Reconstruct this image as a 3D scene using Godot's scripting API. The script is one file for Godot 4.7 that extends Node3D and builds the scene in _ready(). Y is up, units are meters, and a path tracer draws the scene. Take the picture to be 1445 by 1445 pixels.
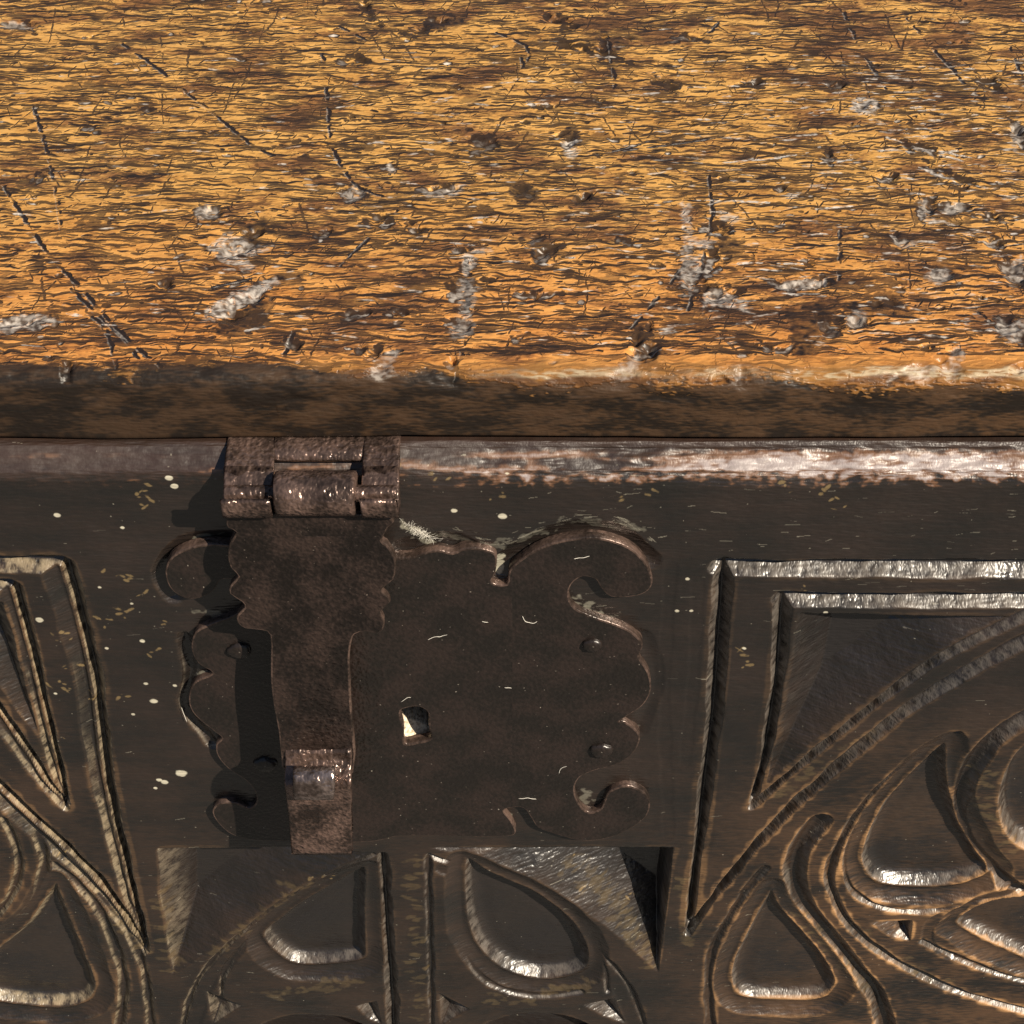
extends Node3D
# An old oak coffer seen close: worn lid, carved front, iron lock plate with hasp. All shape numbers are millimetres on the chest, drawn at MM metres each.
# Plane of the carved front is z = 0, x runs along the chest, y up; the lid's top lies at y = LID_TOP.
const MM := 0.001
const LID_TOP := 48.0
const SUN_FROM := Vector3(0.60, 0.61, 0.52)

var coffer: Node3D
var rng := RandomNumberGenerator.new()

# ---------------------------------------------------------------- noise and painting
func noise(w: int, h: int, sd: int, freq: float, sx := 1.0, sy := 1.0, octaves := 3, ridged := false, warp := 0.0) -> PackedByteArray:
	var n := FastNoiseLite.new()
	n.seed = sd
	n.frequency = freq
	n.noise_type = FastNoiseLite.TYPE_SIMPLEX_SMOOTH
	n.fractal_type = FastNoiseLite.FRACTAL_RIDGED if ridged else FastNoiseLite.FRACTAL_FBM
	n.fractal_octaves = octaves
	if warp > 0.0:
		n.domain_warp_enabled = true
		n.domain_warp_amplitude = warp
		n.domain_warp_frequency = freq * 0.7
		n.domain_warp_fractal_octaves = 2
	var im := n.get_image(maxi(8, int(w / sx)), maxi(8, int(h / sy)))
	im.convert(Image.FORMAT_L8)
	im.resize(w, h, Image.INTERPOLATE_CUBIC)
	return im.get_data()

func noise_tex(size: int, sd: int, freq: float, octaves: int, a: Color, b: Color, lo := 0.0, hi := 1.0) -> ImageTexture:
	var n := FastNoiseLite.new()
	n.seed = sd
	n.frequency = freq
	n.fractal_octaves = octaves
	var im := n.get_seamless_image(size, size)
	im.convert(Image.FORMAT_L8)
	var d := im.get_data()
	var ra := PackedByteArray()
	ra.resize(size * size * 3)
	for k in size * size:
		var t := smoothstep(lo, hi, d[k] / 255.0)
		var c := a.lerp(b, t)
		ra[k * 3] = int(c.r * 255.0)
		ra[k * 3 + 1] = int(c.g * 255.0)
		ra[k * 3 + 2] = int(c.b * 255.0)
	var o := Image.create_from_data(size, size, false, Image.FORMAT_RGB8, ra)
	return ImageTexture.create_from_image(o)

func to_tex(w: int, h: int, fmt: int, parts: Array) -> ImageTexture:
	var all := PackedByteArray()
	for p in parts:
		all.append_array(p)
	return ImageTexture.create_from_image(Image.create_from_data(w, h, false, fmt, all))

# paints a ragged blot into a byte mask (max)
func blot(m: PackedByteArray, w: int, h: int, cx: float, cy: float, rx: float, ry: float, ang: float, level: float, rag: PackedByteArray, raggedness := 0.9, soft := 0.35) -> void:
	var r := maxf(rx, ry) * 1.7
	var c := cos(ang)
	var s := sin(ang)
	for j in range(maxi(0, int(cy - r)), mini(h, int(cy + r) + 1)):
		for i in range(maxi(0, int(cx - r)), mini(w, int(cx + r) + 1)):
			var dx := i - cx
			var dy := j - cy
			var u := (dx * c + dy * s) / rx
			var v := (-dx * s + dy * c) / ry
			var k := j * w + i
			var q := u * u + v * v + (rag[k] / 255.0 - 0.5) * 2.0 * raggedness
			if q < 1.0:
				var t := int(255.0 * level * smoothstep(1.0, 1.0 - soft, q))
				if t > m[k]:
					m[k] = t

var slow := FastNoiseLite.new()

func scratch(m: PackedByteArray, w: int, h: int, pts: PackedVector2Array, wid: float, level: float, rag: PackedByteArray) -> void:
	for n in pts.size() - 1:
		var a := pts[n]
		var b := pts[n + 1]
		var steps := int(a.distance_to(b) * 1.2) + 1
		for t in steps:
			var p := a.lerp(b, float(t) / steps)
			var g := clampf(0.5 + slow.get_noise_2d(p.x, p.y) * 1.3, 0.0, 1.0)
			if g < 0.24:
				continue
			p += Vector2(slow.get_noise_2d(p.x * 3.0, p.y * 3.0 + 900.0), 0.0) * wid * 1.6
			var r := wid * (0.25 + 0.9 * g)
			var lv := int(255.0 * level * clampf(g * 2.2, 0.25, 1.0))
			for j in range(maxi(0, int(p.y - r)), mini(h, int(p.y + r) + 1)):
				for i in range(maxi(0, int(p.x - r)), mini(w, int(p.x + r) + 1)):
					if m[j * w + i] < lv and (i - p.x) * (i - p.x) + (j - p.y) * (j - p.y) <= r * r:
						m[j * w + i] = lv

# fills a traced patch of a mask, its outline torn by noise
func fill_patch(m: PackedByteArray, w: int, h: int, p: PackedVector2Array, level: float, rag: PackedByteArray, tear: float) -> void:
	var lo := p[0]
	var hi := p[0]
	for q in p:
		lo = lo.min(q)
		hi = hi.max(q)
	for j in range(clampi(int(lo.y - tear), 0, h), clampi(int(hi.y + tear), 0, h)):
		for i in range(clampi(int(lo.x - tear), 0, w), clampi(int(hi.x + tear), 0, w)):
			var k := j * w + i
			var a := rag[k] / 255.0 - 0.5
			var b := rag[(k + 4321) % rag.size()] / 255.0 - 0.5
			var c := 0
			for o in [Vector2(0, 0), Vector2(2.5, 0), Vector2(-2.5, 0), Vector2(0, 2.5), Vector2(0, -2.5)]:
				if Geometry2D.is_point_in_polygon(Vector2(i + a * tear * 2.0, j + b * tear * 2.0) + o, p):
					c += 1
			if c > 0:
				m[k] = maxi(m[k], int(255.0 * level * c / 5.0 * clampf(0.75 + a, 0.4, 1.0)))

func pts2(l: Array) -> PackedVector2Array:
	var o := PackedVector2Array()
	for k in range(0, l.size(), 2):
		o.append(Vector2(l[k], l[k + 1]))
	return o

# Catmull-Rom through the points
func smooth(p: PackedVector2Array, closed := false, n := 5) -> PackedVector2Array:
	var o := PackedVector2Array()
	var c := p.size()
	for i in (c if closed else c - 1):
		var a := p[(i - 1 + c) % c] if closed or i > 0 else p[0]
		var b := p[i]
		var d := p[(i + 1) % c]
		var e := p[(i + 2) % c] if closed or i + 2 < c else p[c - 1]
		for t in n:
			o.append(b.cubic_interpolate(d, a, e, float(t) / n))
	if not closed:
		o.append(p[c - 1])
	return o

# ---------------------------------------------------------------- sheets: a profile swept along x and displaced along its normal
class Sheet:
	var xs: PackedFloat32Array
	var base: PackedVector2Array      # (y, z) of each row
	var nrm: PackedVector2Array       # row normals
	var s: PackedFloat32Array         # arc length
	var h: PackedFloat32Array
	var region: PackedByteArray
	func setup(x: PackedFloat32Array, prof: PackedVector2Array) -> void:
		xs = x
		base = prof
		s.resize(prof.size())
		nrm.resize(prof.size())
		for r in prof.size():
			s[r] = 0.0 if r == 0 else s[r - 1] + prof[r].distance_to(prof[r - 1])
			var t := (prof[mini(r + 1, prof.size() - 1)] - prof[maxi(r - 1, 0)]).normalized()
			nrm[r] = Vector2(-t.y, t.x)   # profile runs upwards on the front: tangent (+y) gives normal +z
		h.resize(xs.size() * base.size())
		region.resize(h.size())

func axis(a: float, b: float, step: float) -> PackedFloat32Array:
	var o := PackedFloat32Array()
	var n := int(round(absf(b - a) / step))
	for i in n + 1:
		o.append(lerpf(a, b, float(i) / n))
	return o

func sheet_meshes(sh: Sheet, u0: float, ulen: float, vlen: float, v0: float, regions: int, by_row := false) -> Array:
	var nx := sh.xs.size()
	var ny := sh.base.size()
	var pos := PackedVector3Array()
	var nor := PackedVector3Array()
	var uv := PackedVector2Array()
	pos.resize(nx * ny)
	nor.resize(nx * ny)
	uv.resize(nx * ny)
	for j in ny:
		var b := sh.base[j]
		var n := sh.nrm[j]
		var v := (v0 - sh.s[j]) / vlen
		v = minf(v, 0.999)
		if by_row:
			v = 1.0 - float(j) / (ny - 1)
		for i in nx:
			var k := j * nx + i
			var d := sh.h[k]
			pos[k] = Vector3(sh.xs[i], b.x + n.x * d, b.y + n.y * d) * MM
			uv[k] = Vector2((sh.xs[i] - u0) / ulen, v)
	for j in ny:
		var up := mini(j + 1, ny - 1) * nx
		var dn := maxi(j - 1, 0) * nx
		for i in nx:
			nor[j * nx + i] = (pos[j * nx + mini(i + 1, nx - 1)] - pos[j * nx + maxi(i - 1, 0)]).cross(pos[up + i] - pos[dn + i]).normalized()
	var out := []
	for r in regions:
		var idx := PackedInt32Array()
		var remap := PackedInt32Array()
		remap.resize(nx * ny)
		var p2 := PackedVector3Array()
		var n2 := PackedVector3Array()
		var t2 := PackedVector2Array()
		for j in ny - 1:
			for i in nx - 1:
				var k := j * nx + i
				if sh.region[k] != r:
					continue
				for q in [k, k + nx, k + nx + 1, k, k + nx + 1, k + 1]:
					if remap[q] == 0:
						p2.append(pos[q])
						n2.append(nor[q])
						t2.append(uv[q])
						remap[q] = p2.size()
					idx.append(remap[q] - 1)
		var am := ArrayMesh.new()
		if idx.size() > 0:
			var a := []
			a.resize(Mesh.ARRAY_MAX)
			a[Mesh.ARRAY_VERTEX] = p2
			a[Mesh.ARRAY_NORMAL] = n2
			a[Mesh.ARRAY_TEX_UV] = t2
			a[Mesh.ARRAY_INDEX] = idx
			am.add_surface_from_arrays(Mesh.PRIMITIVE_TRIANGLES, a)
		out.append(am)
	return out

# ---------------------------------------------------------------- carving the front sheet
var fs: Sheet
var wob: PackedByteArray
var tmp: PackedFloat32Array
var rows_flat := 0

func stroke_field(p: PackedVector2Array, w0: float, w1: float, reach := 1.0) -> PackedInt32Array:
	# fills tmp with distance / half width for cells near the line, returns the touched cells
	var touched := PackedInt32Array()
	var nx := fs.xs.size()
	var x0 := fs.xs[0]
	var sx := fs.xs[1] - fs.xs[0]
	var y0 := fs.base[0].x
	var sy := fs.base[1].x - fs.base[0].x
	var total := 0.0
	for n in p.size() - 1:
		total += p[n].distance_to(p[n + 1])
	var run := 0.0
	for n in p.size() - 1:
		var a := p[n]
		var b := p[n + 1]
		var l := a.distance_to(b)
		if l < 0.001:
			continue
		var wm := maxf(w0, w1) * 0.5 * reach + 0.8
		for j in range(clampi(int((minf(a.y, b.y) - wm - y0) / sy), 0, rows_flat), clampi(int((maxf(a.y, b.y) + wm - y0) / sy) + 1, 0, rows_flat)):
			var y := y0 + j * sy
			for i in range(clampi(int((minf(a.x, b.x) - wm - x0) / sx), 0, nx), clampi(int((maxf(a.x, b.x) + wm - x0) / sx) + 1, 0, nx)):
				var k := j * nx + i
				var q := Vector2(x0 + i * sx, y)
				var t := clampf((q - a).dot(b - a) / (l * l), 0.0, 1.0)
				var hw := 0.5 * lerpf(w0, w1, (run + t * l) / total)
				var u := (q.distance_to(a.lerp(b, t)) + (wob[k] - 128) * 0.006) / hw
				if u < reach:
					if tmp[k] > 1e6:
						touched.append(k)
					if u < tmp[k]:
						tmp[k] = maxf(u, 0.0)
		run += l
	return touched

func groove(l: Array, w0: float, w1: float, d: float, pw := 1.15, curved := true) -> void:
	var p := pts2(l)
	if curved and p.size() > 2:
		p = smooth(p)
	for k in stroke_field(p, w0, w1):
		var z := -d * (1.0 - pow(tmp[k], pw)) * (0.86 + wob[k] * 0.0011)
		fs.h[k] = minf(fs.h[k], z)
		tmp[k] = 1e9

# a band lowered (or raised) with soft shoulders, added to what is there
func band(l: Array, w0: float, w1: float, d: float) -> void:
	for k in stroke_field(smooth(pts2(l)), w0, w1):
		fs.h[k] += d * smoothstep(1.0, 0.55, tmp[k])
		tmp[k] = 1e9

# a hollow with a flat floor and sloping walls; each edge of the outline has a slope
func sink(l: Array, dmax: float, slopes: Array, curved: bool, id: int, rounding := 1.0, floor_bulge := 0.0) -> void:
	var p := pts2(l)
	var sl := PackedFloat32Array()
	if curved:
		var c := p.size()
		if floor_bulge > 0.0:
			var ring := l.duplicate()
			ring.append_array([l[0], l[1]])
			groove(ring, 13.0, 13.0, 3.2, 1.5)
		p = smooth(p, true, 4)
		for k in p.size():
			sl.append(slopes[int(k / 4.0) % slopes.size()] if slopes.size() > 1 else slopes[0])
	else:
		for k in p.size():
			sl.append(slopes[k % slopes.size()])
	var lo := p[0]
	var hi := p[0]
	for q in p:
		lo = lo.min(q)
		hi = hi.max(q)
	var nx := fs.xs.size()
	var x0 := fs.xs[0]
	var sx := fs.xs[1] - fs.xs[0]
	var y0 := fs.base[0].x
	var sy := fs.base[1].x - fs.base[0].x
	var c2 := p.size()
	for j in range(clampi(int((lo.y - y0) / sy), 0, rows_flat), clampi(int((hi.y - y0) / sy) + 1, 0, rows_flat)):
		var y := y0 + j * sy
		for i in range(clampi(int((lo.x - x0) / sx), 0, nx), clampi(int((hi.x - x0) / sx) + 1, 0, nx)):
			var q := Vector2(x0 + i * sx, y)
			if not Geometry2D.is_point_in_polygon(q, p):
				continue
			var k := j * nx + i
			var d := 1e9
			for e in c2:
				var a := p[e]
				var ab := p[(e + 1) % c2] - a
				var t := clampf((q - a).dot(ab) / ab.length_squared(), 0.0, 1.0)
				d = minf(d, q.distance_to(a + ab * t) * sl[e])
			d = maxf(0.0, d + (wob[k] - 128) * 0.004)
			var z := dmax * (1.0 - exp(-pow(d / dmax, rounding) * 1.6)) / 0.95 if rounding != 1.0 else minf(d, dmax)
			if floor_bulge > 0.0:
				z -= floor_bulge * smoothstep(dmax * 0.9, dmax * 2.5, d)
			fs.h[k] = minf(fs.h[k], -z)
			if id > 0:
				fs.region[k] = id

func carve_front() -> void:
	# right panel: framed triangle
	groove([66.2, -24, 97.2, -24.6, 131.2, -24.3, 164.3, -24.6, 204.2, -25.3], 8.0, 8.0, 4.8, 1.2)
	groove([68, -23.1, 68.9, -56.1, 69.7, -94.5, 69.2, -135.9, 68.7, -172.5, 68.2, -215.2], 7.6, 3.0, 5.3, 1.1)
	groove([67.9, -219.8, 77.1, -194.8, 95.1, -155.1, 117.9, -116.7, 139.9, -86.5, 171.2, -57.8, 206.6, -36.4], 3.0, 8.4, 3.8, 1.3)
	groove([88, -38.3, 110.2, -39, 140.2, -38.7, 207.4, -39.9], 7.0, 7.0, 4.3, 1.2)
	groove([88.3, -39, 89.6, -66.3, 89.7, -94.5, 88.9, -118.6, 86.7, -140.7], 6.0, 2.6, 4.3, 1.1)
	groove([86.4, -143.8, 102, -119.7, 123.4, -90.1, 144.1, -65.6, 169, -45.5, 200, -26.8], 2.6, 7.0, 3.1, 1.3)
	sink([93.7, -44.8, 180.9, -46.8, 166.7, -45.5, 143.5, -61.5, 122.8, -85.1, 102.5, -112.1, 90.9, -131.2], 10.0, [3.0, 0.3, 0.6, 0.6, 0.6, 0.6, 0.75], false, 5)
	# right tracery: mouchettes, rims, roundel
	groove([112.3, -151.9, 105.6, -173.3, 108.2, -194.8, 119.7, -217.1, 136, -244.1, 147.5, -264.5, 155.2, -293.8], 9.0, 8.0, 4.3, 1.7)
	groove([155.2, -104.7, 135.8, -125.8, 124.5, -151.9, 118.9, -178.8, 122.5, -197.4, 132, -217.1, 150.3, -237.4, 174.8, -256.1, 207.3, -272.4, 230, -278.4], 4.4, 4.4, 2.6, 1.3)
	groove([144.2, -117.4, 131.9, -139.1, 124, -168.3, 128.3, -191.7, 142.6, -203.6, 161.8, -205.3, 178.4, -199.1, 192.8, -188.7, 211.3, -180.9], 3.0, 3.2, 2.1, 1.3)
	sink([153.4, -109.1, 144.4, -118.9, 133.6, -142.2, 128.8, -164.1, 129, -179.2, 137.4, -192.1, 155, -195.6, 170.8, -193, 181, -183.5, 174, -170, 164.3, -151, 157.5, -131.2], 8.0, [1.56], true, 6, 1.5, 0.8)
	groove([193, -85.5, 175.8, -98.1, 165.5, -113.6, 161.2, -135.9, 166.2, -160, 180.2, -181.8, 195.6, -197.4, 216.3, -207.1], 9.0, 9.0, 4.6, 1.6)
	sink([175, -140.7, 175.2, -120.5, 180.2, -109.1, 191.9, -105.4, 208, -124.3, 214.3, -155.9, 204.8, -174.6, 190.7, -169.1, 181.1, -159.2], 6.5, [1.95], true, 7, 1.6)
	sink([98.3, -191.3, 91.9, -211.6, 86.3, -238.4, 85.9, -255.6, 91.8, -266.4, 108, -268.9, 125.1, -267.9, 131, -259.5, 129.8, -248.9, 117.8, -225.3, 105.6, -207.1], 7.2, [1.43], true, 8, 1.5, 0.8)
	sink([136, -211.6, 153.9, -210.7, 154.6, -224.4, 146.6, -221.6], 4.6, [1.17, 2.34, 1.17, 0.78], false, 9)
	sink([169.9, -216.1, 178.7, -202.7, 195.6, -197.4, 218.6, -204.9, 229, -244.1, 209.6, -245, 194, -235.6, 180, -226.2], 7.2, [1.56], true, 10, 1.5, 0.6)
	groove([159.2, -225.3, 174.5, -235.6, 196, -247.9, 220.1, -256.1], 3.0, 3.8, 1.9, 1.3)
	band([193.8, -194.8, 175.1, -203.6, 162.2, -211.6, 161.9, -225.3, 171.6, -234.6], 5.0, 5.0, -0.7)
	groove([94.5, -178.8, 86.8, -198.3, 79.2, -225.3, 78.2, -251.3, 81.5, -283.5], 3.8, 5.0, 1.9, 1.4)
	# left panel, its mirror
	groove([-199.8, -20.6, -163.9, -22.4, -150.3, -22.7, -144, -22.7], 8.0, 8.0, 4.6, 1.2)
	groove([-143.1, -23.1, -142, -46.2, -141.4, -78.4, -143.5, -114.4, -144.3, -145.8, -143.3, -198.3, -143.1, -229], 7.4, 3.0, 5.5, 1.1)
	groove([-205, -90.8, -186.7, -125, -173.2, -150.2, -162.1, -170.8, -152.2, -194.8, -143.3, -230.9], 6.6, 2.6, 4.8, 1.15)
	groove([-202.2, -31.9, -170.2, -32.5, -162.5, -32.9], 7.0, 7.0, 4.3, 1.2)
	groove([-161.2, -33.2, -160.5, -60.2, -160.1, -87.3, -160.1, -118.6, -160.5, -141.4], 5.6, 2.4, 4.6, 1.1)
	groove([-191.2, -57.8, -179.2, -83, -172, -104.7, -166.1, -125, -161.2, -143.8], 5.0, 2.4, 3.8, 1.15)
	# broad left shoulders of the left panel's cuts
	groove([-146.7, -25.6, -145.2, -46.2, -144.8, -78.4, -147, -114.4, -147.4, -145.8, -146, -198.3, -143.6, -226.2], 10.0, 3.0, 3.1, 1.0)
	groove([-164.2, -35.1, -163.4, -60.2, -163, -87.3, -162.6, -118.6, -161.2, -139.1], 8.0, 2.6, 2.6, 1.0)
	groove([-206.4, -98.1, -188.1, -132.8, -175.4, -157.5, -164.7, -177.5, -154.4, -200.9, -144.4, -232.7], 9.5, 2.8, 3.1, 1.0)
	groove([-192.5, -64.6, -180.4, -89.4, -174.1, -109.9, -167.9, -129.7, -161.5, -144.6], 7.0, 2.4, 2.2, 1.0)
	sink([-203.8, -39.6, -165.5, -39.6, -164.5, -61.2, -164.7, -85.5, -164.3, -107.7, -170.8, -90.1, -178.9, -68, -204.5, -42.9], 8.7, [1.04, 1.17, 1.17, 1.17, 0.65, 0.65, 0.65, 0.65], false, 1)
	sink([-172.4, -187.8, -169.4, -203.6, -167.3, -226.2, -165.3, -246.9, -165.3, -259.5, -170.7, -269.4, -181.8, -274.4, -196, -273.4, -212.3, -268.4, -221, -253.7, -206.3, -234.6, -187.8, -213.4], 8.0, [1.56], true, 2, 1.5, 0.8)
	groove([-170.8, -177.5, -161.6, -194.8, -156.3, -214.3, -154.4, -237.4, -155.6, -258.6, -162, -289.7], 5.0, 5.0, 2.4, 1.5)
	groove([-156.6, -197.4, -148.8, -219.8, -145.6, -245, -147.9, -288.6], 4.6, 4.6, 2.2, 1.6)
	groove([-185.2, -151, -183.2, -166.6, -184.7, -181.8, -195, -204.5, -215.7, -225.3], 3.8, 4.0, 2.1, 1.3)
	groove([-174.3, -160, -174.3, -176.7, -181.5, -198.3, -196.8, -221.6], 5.5, 5.5, 2.5, 1.6)
	# middle panel: spandrels, two-light arch with a mullion
	sink([-32, -166.6, 59.5, -166.6, 57.7, -246, 44.5, -226.2, 26.9, -205.3, 7.9, -186.9, -11.2, -173.3], 16.0, [6.0, 7.0, 0.72, 0.72, 0.72, 0.72, 0.72], false, 3)
	sink([-131.2, -167.4, -83, -166.6, -52.6, -169.5, -78, -187.8, -103.8, -213.4, -121.3, -234.6, -135, -247.9, -133.7, -194.8], 12.0, [5.0, 5.0, 0.62, 0.62, 0.62, 0.62, 0.95, 0.95], false, 4)
	band([-53.5, -177.5, -78.6, -196.5, -104, -225.3, -118.6, -246.9, -128.2, -273.4, -132.8, -293.8], 7.0, 10.0, -0.9)
	band([-25.8, -180.1, -6, -193, 17.1, -217.1, 34.2, -240.3, 46, -264.5, 51.8, -293.8], 7.0, 10.0, -0.9)
	groove([-51.1, -170.8, -78.2, -191.3, -104.4, -219.8, -121.2, -244.1, -130.4, -267.4, -137.4, -299], 2.8, 4.2, 2.1, 1.3)
	groove([-30.6, -171.6, -6, -187.8, 18.4, -212.5, 35.7, -235.6, 47.8, -259.5, 57.3, -299], 2.8, 4.2, 2.1, 1.3)
	groove([-53.5, -178.4, -78.1, -197.4, -102, -223.5, -114, -245, -116.8, -262.5], 2.8, 3.2, 1.7, 1.4)
	groove([-19.2, -179.2, -0.7, -192.1, 21.2, -216.1, 35.6, -240.3, 38.4, -258.6], 2.8, 3.5, 1.9, 1.4)
	sink([-53.6, -180.1, -65.1, -186.9, -78.8, -199.1, -91.7, -213, -98.6, -223.5, -94.2, -236.5, -85.4, -245, -68, -244.6, -57.7, -241.2, -55.6, -231.8, -54.6, -205.3], 7.5, [1.69], true, 11, 1.6, 0.6)
	sink([-18.8, -175, -6, -183.5, 9.3, -195.2, 21.1, -208.9, 28.4, -221.6, 32.1, -235.6, 30.7, -246.9, 20.8, -253.7, 7.8, -254.7, -5.8, -246.9, -15.1, -231.8, -19.2, -211.6], 8.1, [1.56], true, 12, 1.5, 0.7)
	groove([-47.9, -171.6, -48.1, -211.6, -48, -248.9, -48.6, -293.8], 5.0, 5.6, 3.8, 1.5)
	groove([-31.2, -173.3, -31.7, -211.6, -32.2, -248.9, -32.9, -293.8], 3.2, 3.2, 1.7, 1.5)
	groove([-20.7, -177.5, -20.8, -207.1, -19.5, -229.9, -9.2, -252.7, 8.4, -261.5, 27.7, -258.6], 3.0, 3.2, 1.7, 1.5)
	sink([-29.6, -258.6, -16.8, -270.4, -29.1, -283.5], 4.3, [1.04], false, 13)
	sink([-123.7, -257.6, -108.8, -268.4, -122.3, -282.5], 4.3, [1.04], false, 14)
	sink([-63.6, -268.4, -54.3, -264.5, -52.8, -281.5, -58.4, -278.4], 4.3, [1.04], false, 15)
	sink([27.9, -267.4, 41.4, -262.5, 46.7, -281.5, 36.7, -276.4], 4.3, [1.04], false, 16)
	sink([-106.4, -286.1, -92.8, -275.4, -79.7, -273.4, -66.9, -276.4, -57.1, -286.6, -59.9, -309.6, -107.3, -309.6], 6.5, [1.56], true, 17, 1.6)
	sink([-15.8, -287.6, -3.6, -276.4, 9.9, -272.9, 23.8, -276.4, 37.1, -288.6, 34.8, -309.6, -12.6, -309.6], 6.5, [1.56], true, 18, 1.6)
	# wood cut back around the lock plate, and the keyhole
	groove([-33.2, -15.9, -18.5, -13.8, -6.3, -25.6, 2.8, -17.5, 17.3, -8.9, 33, -10.1, 43.6, -20.6], 11.2, 8.8, 1.7, 1.6)
	groove([42.9, -56.1, 48.6, -76.7, 43.6, -101.7], 7.5, 7.5, 0.9, 1.6)
	groove([-90.3, -11.9, -103.6, -15, -112.1, -25.6, -109.8, -37], 9.0, 8.0, 1.9, 1.8)
	groove([-108.2, -56.1, -108.6, -73.2, -112, -90.8, -104.6, -109.1], 6.2, 5.0, 1.9, 1.6)
	# plain ground between the panels: shallow tool marks running up
	for x in [[50.8, -23.7, 52.4, -90.8, 57.6, -160], [72.1, -160, 69.6, -185.2, 67.9, -211.6], [60, -30, 61.3, -76.7, 61, -120.5]]:
		band(x, 5.0, 5.0, -0.16)

func keyhole_cut() -> void:
	var p := smooth(pts2([-38, -90.1, -35.4, -87.6, -31.6, -87.2, -28.8, -90.8, -28.7, -97.3, -28.2, -103.9, -32.7, -106.1, -37.4, -106.9, -37.3, -99.5]), true, 4)
	var lo := p[0]
	var hi := p[0]
	for q in p:
		lo = lo.min(q)
		hi = hi.max(q)
	lo -= Vector2(1, 1)
	hi += Vector2(1, 1)
	var nx := fs.xs.size()
	for j in rows_flat:
		var y := fs.base[j].x
		if y < lo.y or y > hi.y:
			continue
		for i in nx:
			var x := fs.xs[i]
			if x < lo.x or x > hi.x:
				continue
			var d := minf(16.0, 0.80 * maxf(0.0, (x - lo.x) * 0.5 + (y - lo.y) * 0.85))
			fs.h[j * nx + i] = 1.5 - d
			fs.region[j * nx + i] = 19 if d < 6.5 else 23
			if d >= 6.5:
				fs.h[j * nx + i] -= 9.0

# ---------------------------------------------------------------- plates, rods and knuckles
func inset(p: PackedVector2Array, d: float) -> PackedVector2Array:
	var o := PackedVector2Array()
	var c := p.size()
	var sgn := -1.0 if Geometry2D.is_polygon_clockwise(p) else 1.0
	for i in c:
		var t := (p[(i + 1) % c] - p[(i - 1 + c) % c]).normalized()
		o.append(p[i] + Vector2(-t.y, t.x) * d * sgn)
	return o

# a flat iron plate cut to an outline, its arris rounded; front face at z1
func plate(outline: PackedVector2Array, z0: float, z1: float, bevel: float, hole := PackedVector2Array(), bend := 0.0, tilt := 0.0, face_mat: Material = null, rim_mat: Material = null) -> ArrayMesh:
	var ytop := outline[0].y
	var ylow := outline[0].y
	for q in outline:
		ytop = maxf(ytop, q.y)
		ylow = minf(ylow, q.y)
	var st := SurfaceTool.new()
	st.begin(Mesh.PRIMITIVE_TRIANGLES)
	var face := SurfaceTool.new()
	face.begin(Mesh.PRIMITIVE_TRIANGLES)
	face.set_material(face_mat)
	st.set_material(rim_mat)
	var rings := [[0.0, z0], [0.0, z1 - bevel], [bevel * 0.3, z1 - bevel * 0.3], [bevel, z1]]
	var place := func(q: Vector2, z: float) -> Vector3:
		var zz: float = z + tilt * (ytop - q.y) / (ytop - ylow) + bend * (sin(q.y * 0.045 + q.x * 0.02) + 0.6 * sin(q.x * 0.16 + 1.0))
		return Vector3(q.x, q.y, zz) * MM
	var loops := [[outline, 1.0]]
	if hole.size() > 0:
		loops.append([hole, -1.0])
	for lp in loops:
		var p: PackedVector2Array = lp[0]
		if Geometry2D.is_polygon_clockwise(p):
			p.reverse()
		var rr := []
		for g in rings:
			rr.append(inset(p, g[0] * lp[1]))
		var c := p.size()
		var nrm := inset(p, -1.0)
		for g in rings.size() - 1:
			for i in c:
				var k := (i + 1) % c
				var quad := [[i, g], [k, g], [k, g + 1], [i, g], [k, g + 1], [i, g + 1]]
				if lp[1] > 0.0:
					quad.reverse()
				for q in quad:
					var out2: Vector2 = (nrm[q[0]] - p[q[0]]).normalized() * lp[1]
					var lift: float = [0.0, 0.25, 0.75, 1.0][q[1]]
					st.set_normal(Vector3(out2.x * (1.0 - lift), out2.y * (1.0 - lift), lift).normalized())
					st.set_uv(rr[q[1]][q[0]] / 160.0)
					st.add_vertex(place.call(rr[q[1]][q[0]], rings[q[1]][1]))
	var tops := [inset(outline, bevel)]
	if hole.size() > 0:
		var hh := inset(hole, -bevel)
		var mid := 0.0
		for q in hh:
			mid += q.x / hh.size()
		var cut := []
		for side in [[-400.0, mid], [mid, 400.0]]:
			var box := PackedVector2Array([Vector2(side[0], -400), Vector2(side[1], -400), Vector2(side[1], 400), Vector2(side[0], 400)])
			for piece in Geometry2D.intersect_polygons(tops[0], box):
				for rest in Geometry2D.clip_polygons(piece, hh):
					cut.append(rest)
		tops = cut
	for t in tops:
		var tri := Geometry2D.triangulate_polygon(t)
		for n in range(0, tri.size(), 3):
			var a: Vector2 = t[tri[n]]
			var b: Vector2 = t[tri[n + 1]]
			var d: Vector2 = t[tri[n + 2]]
			var order := [a, b, d] if (b - a).cross(d - a) < 0.0 else [a, d, b]
			for q in order:
				face.set_normal(Vector3(0, 0, 1))
				face.set_uv(q / 160.0)
				face.add_vertex(place.call(q, z1))
	return st.commit(face.commit())

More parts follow.
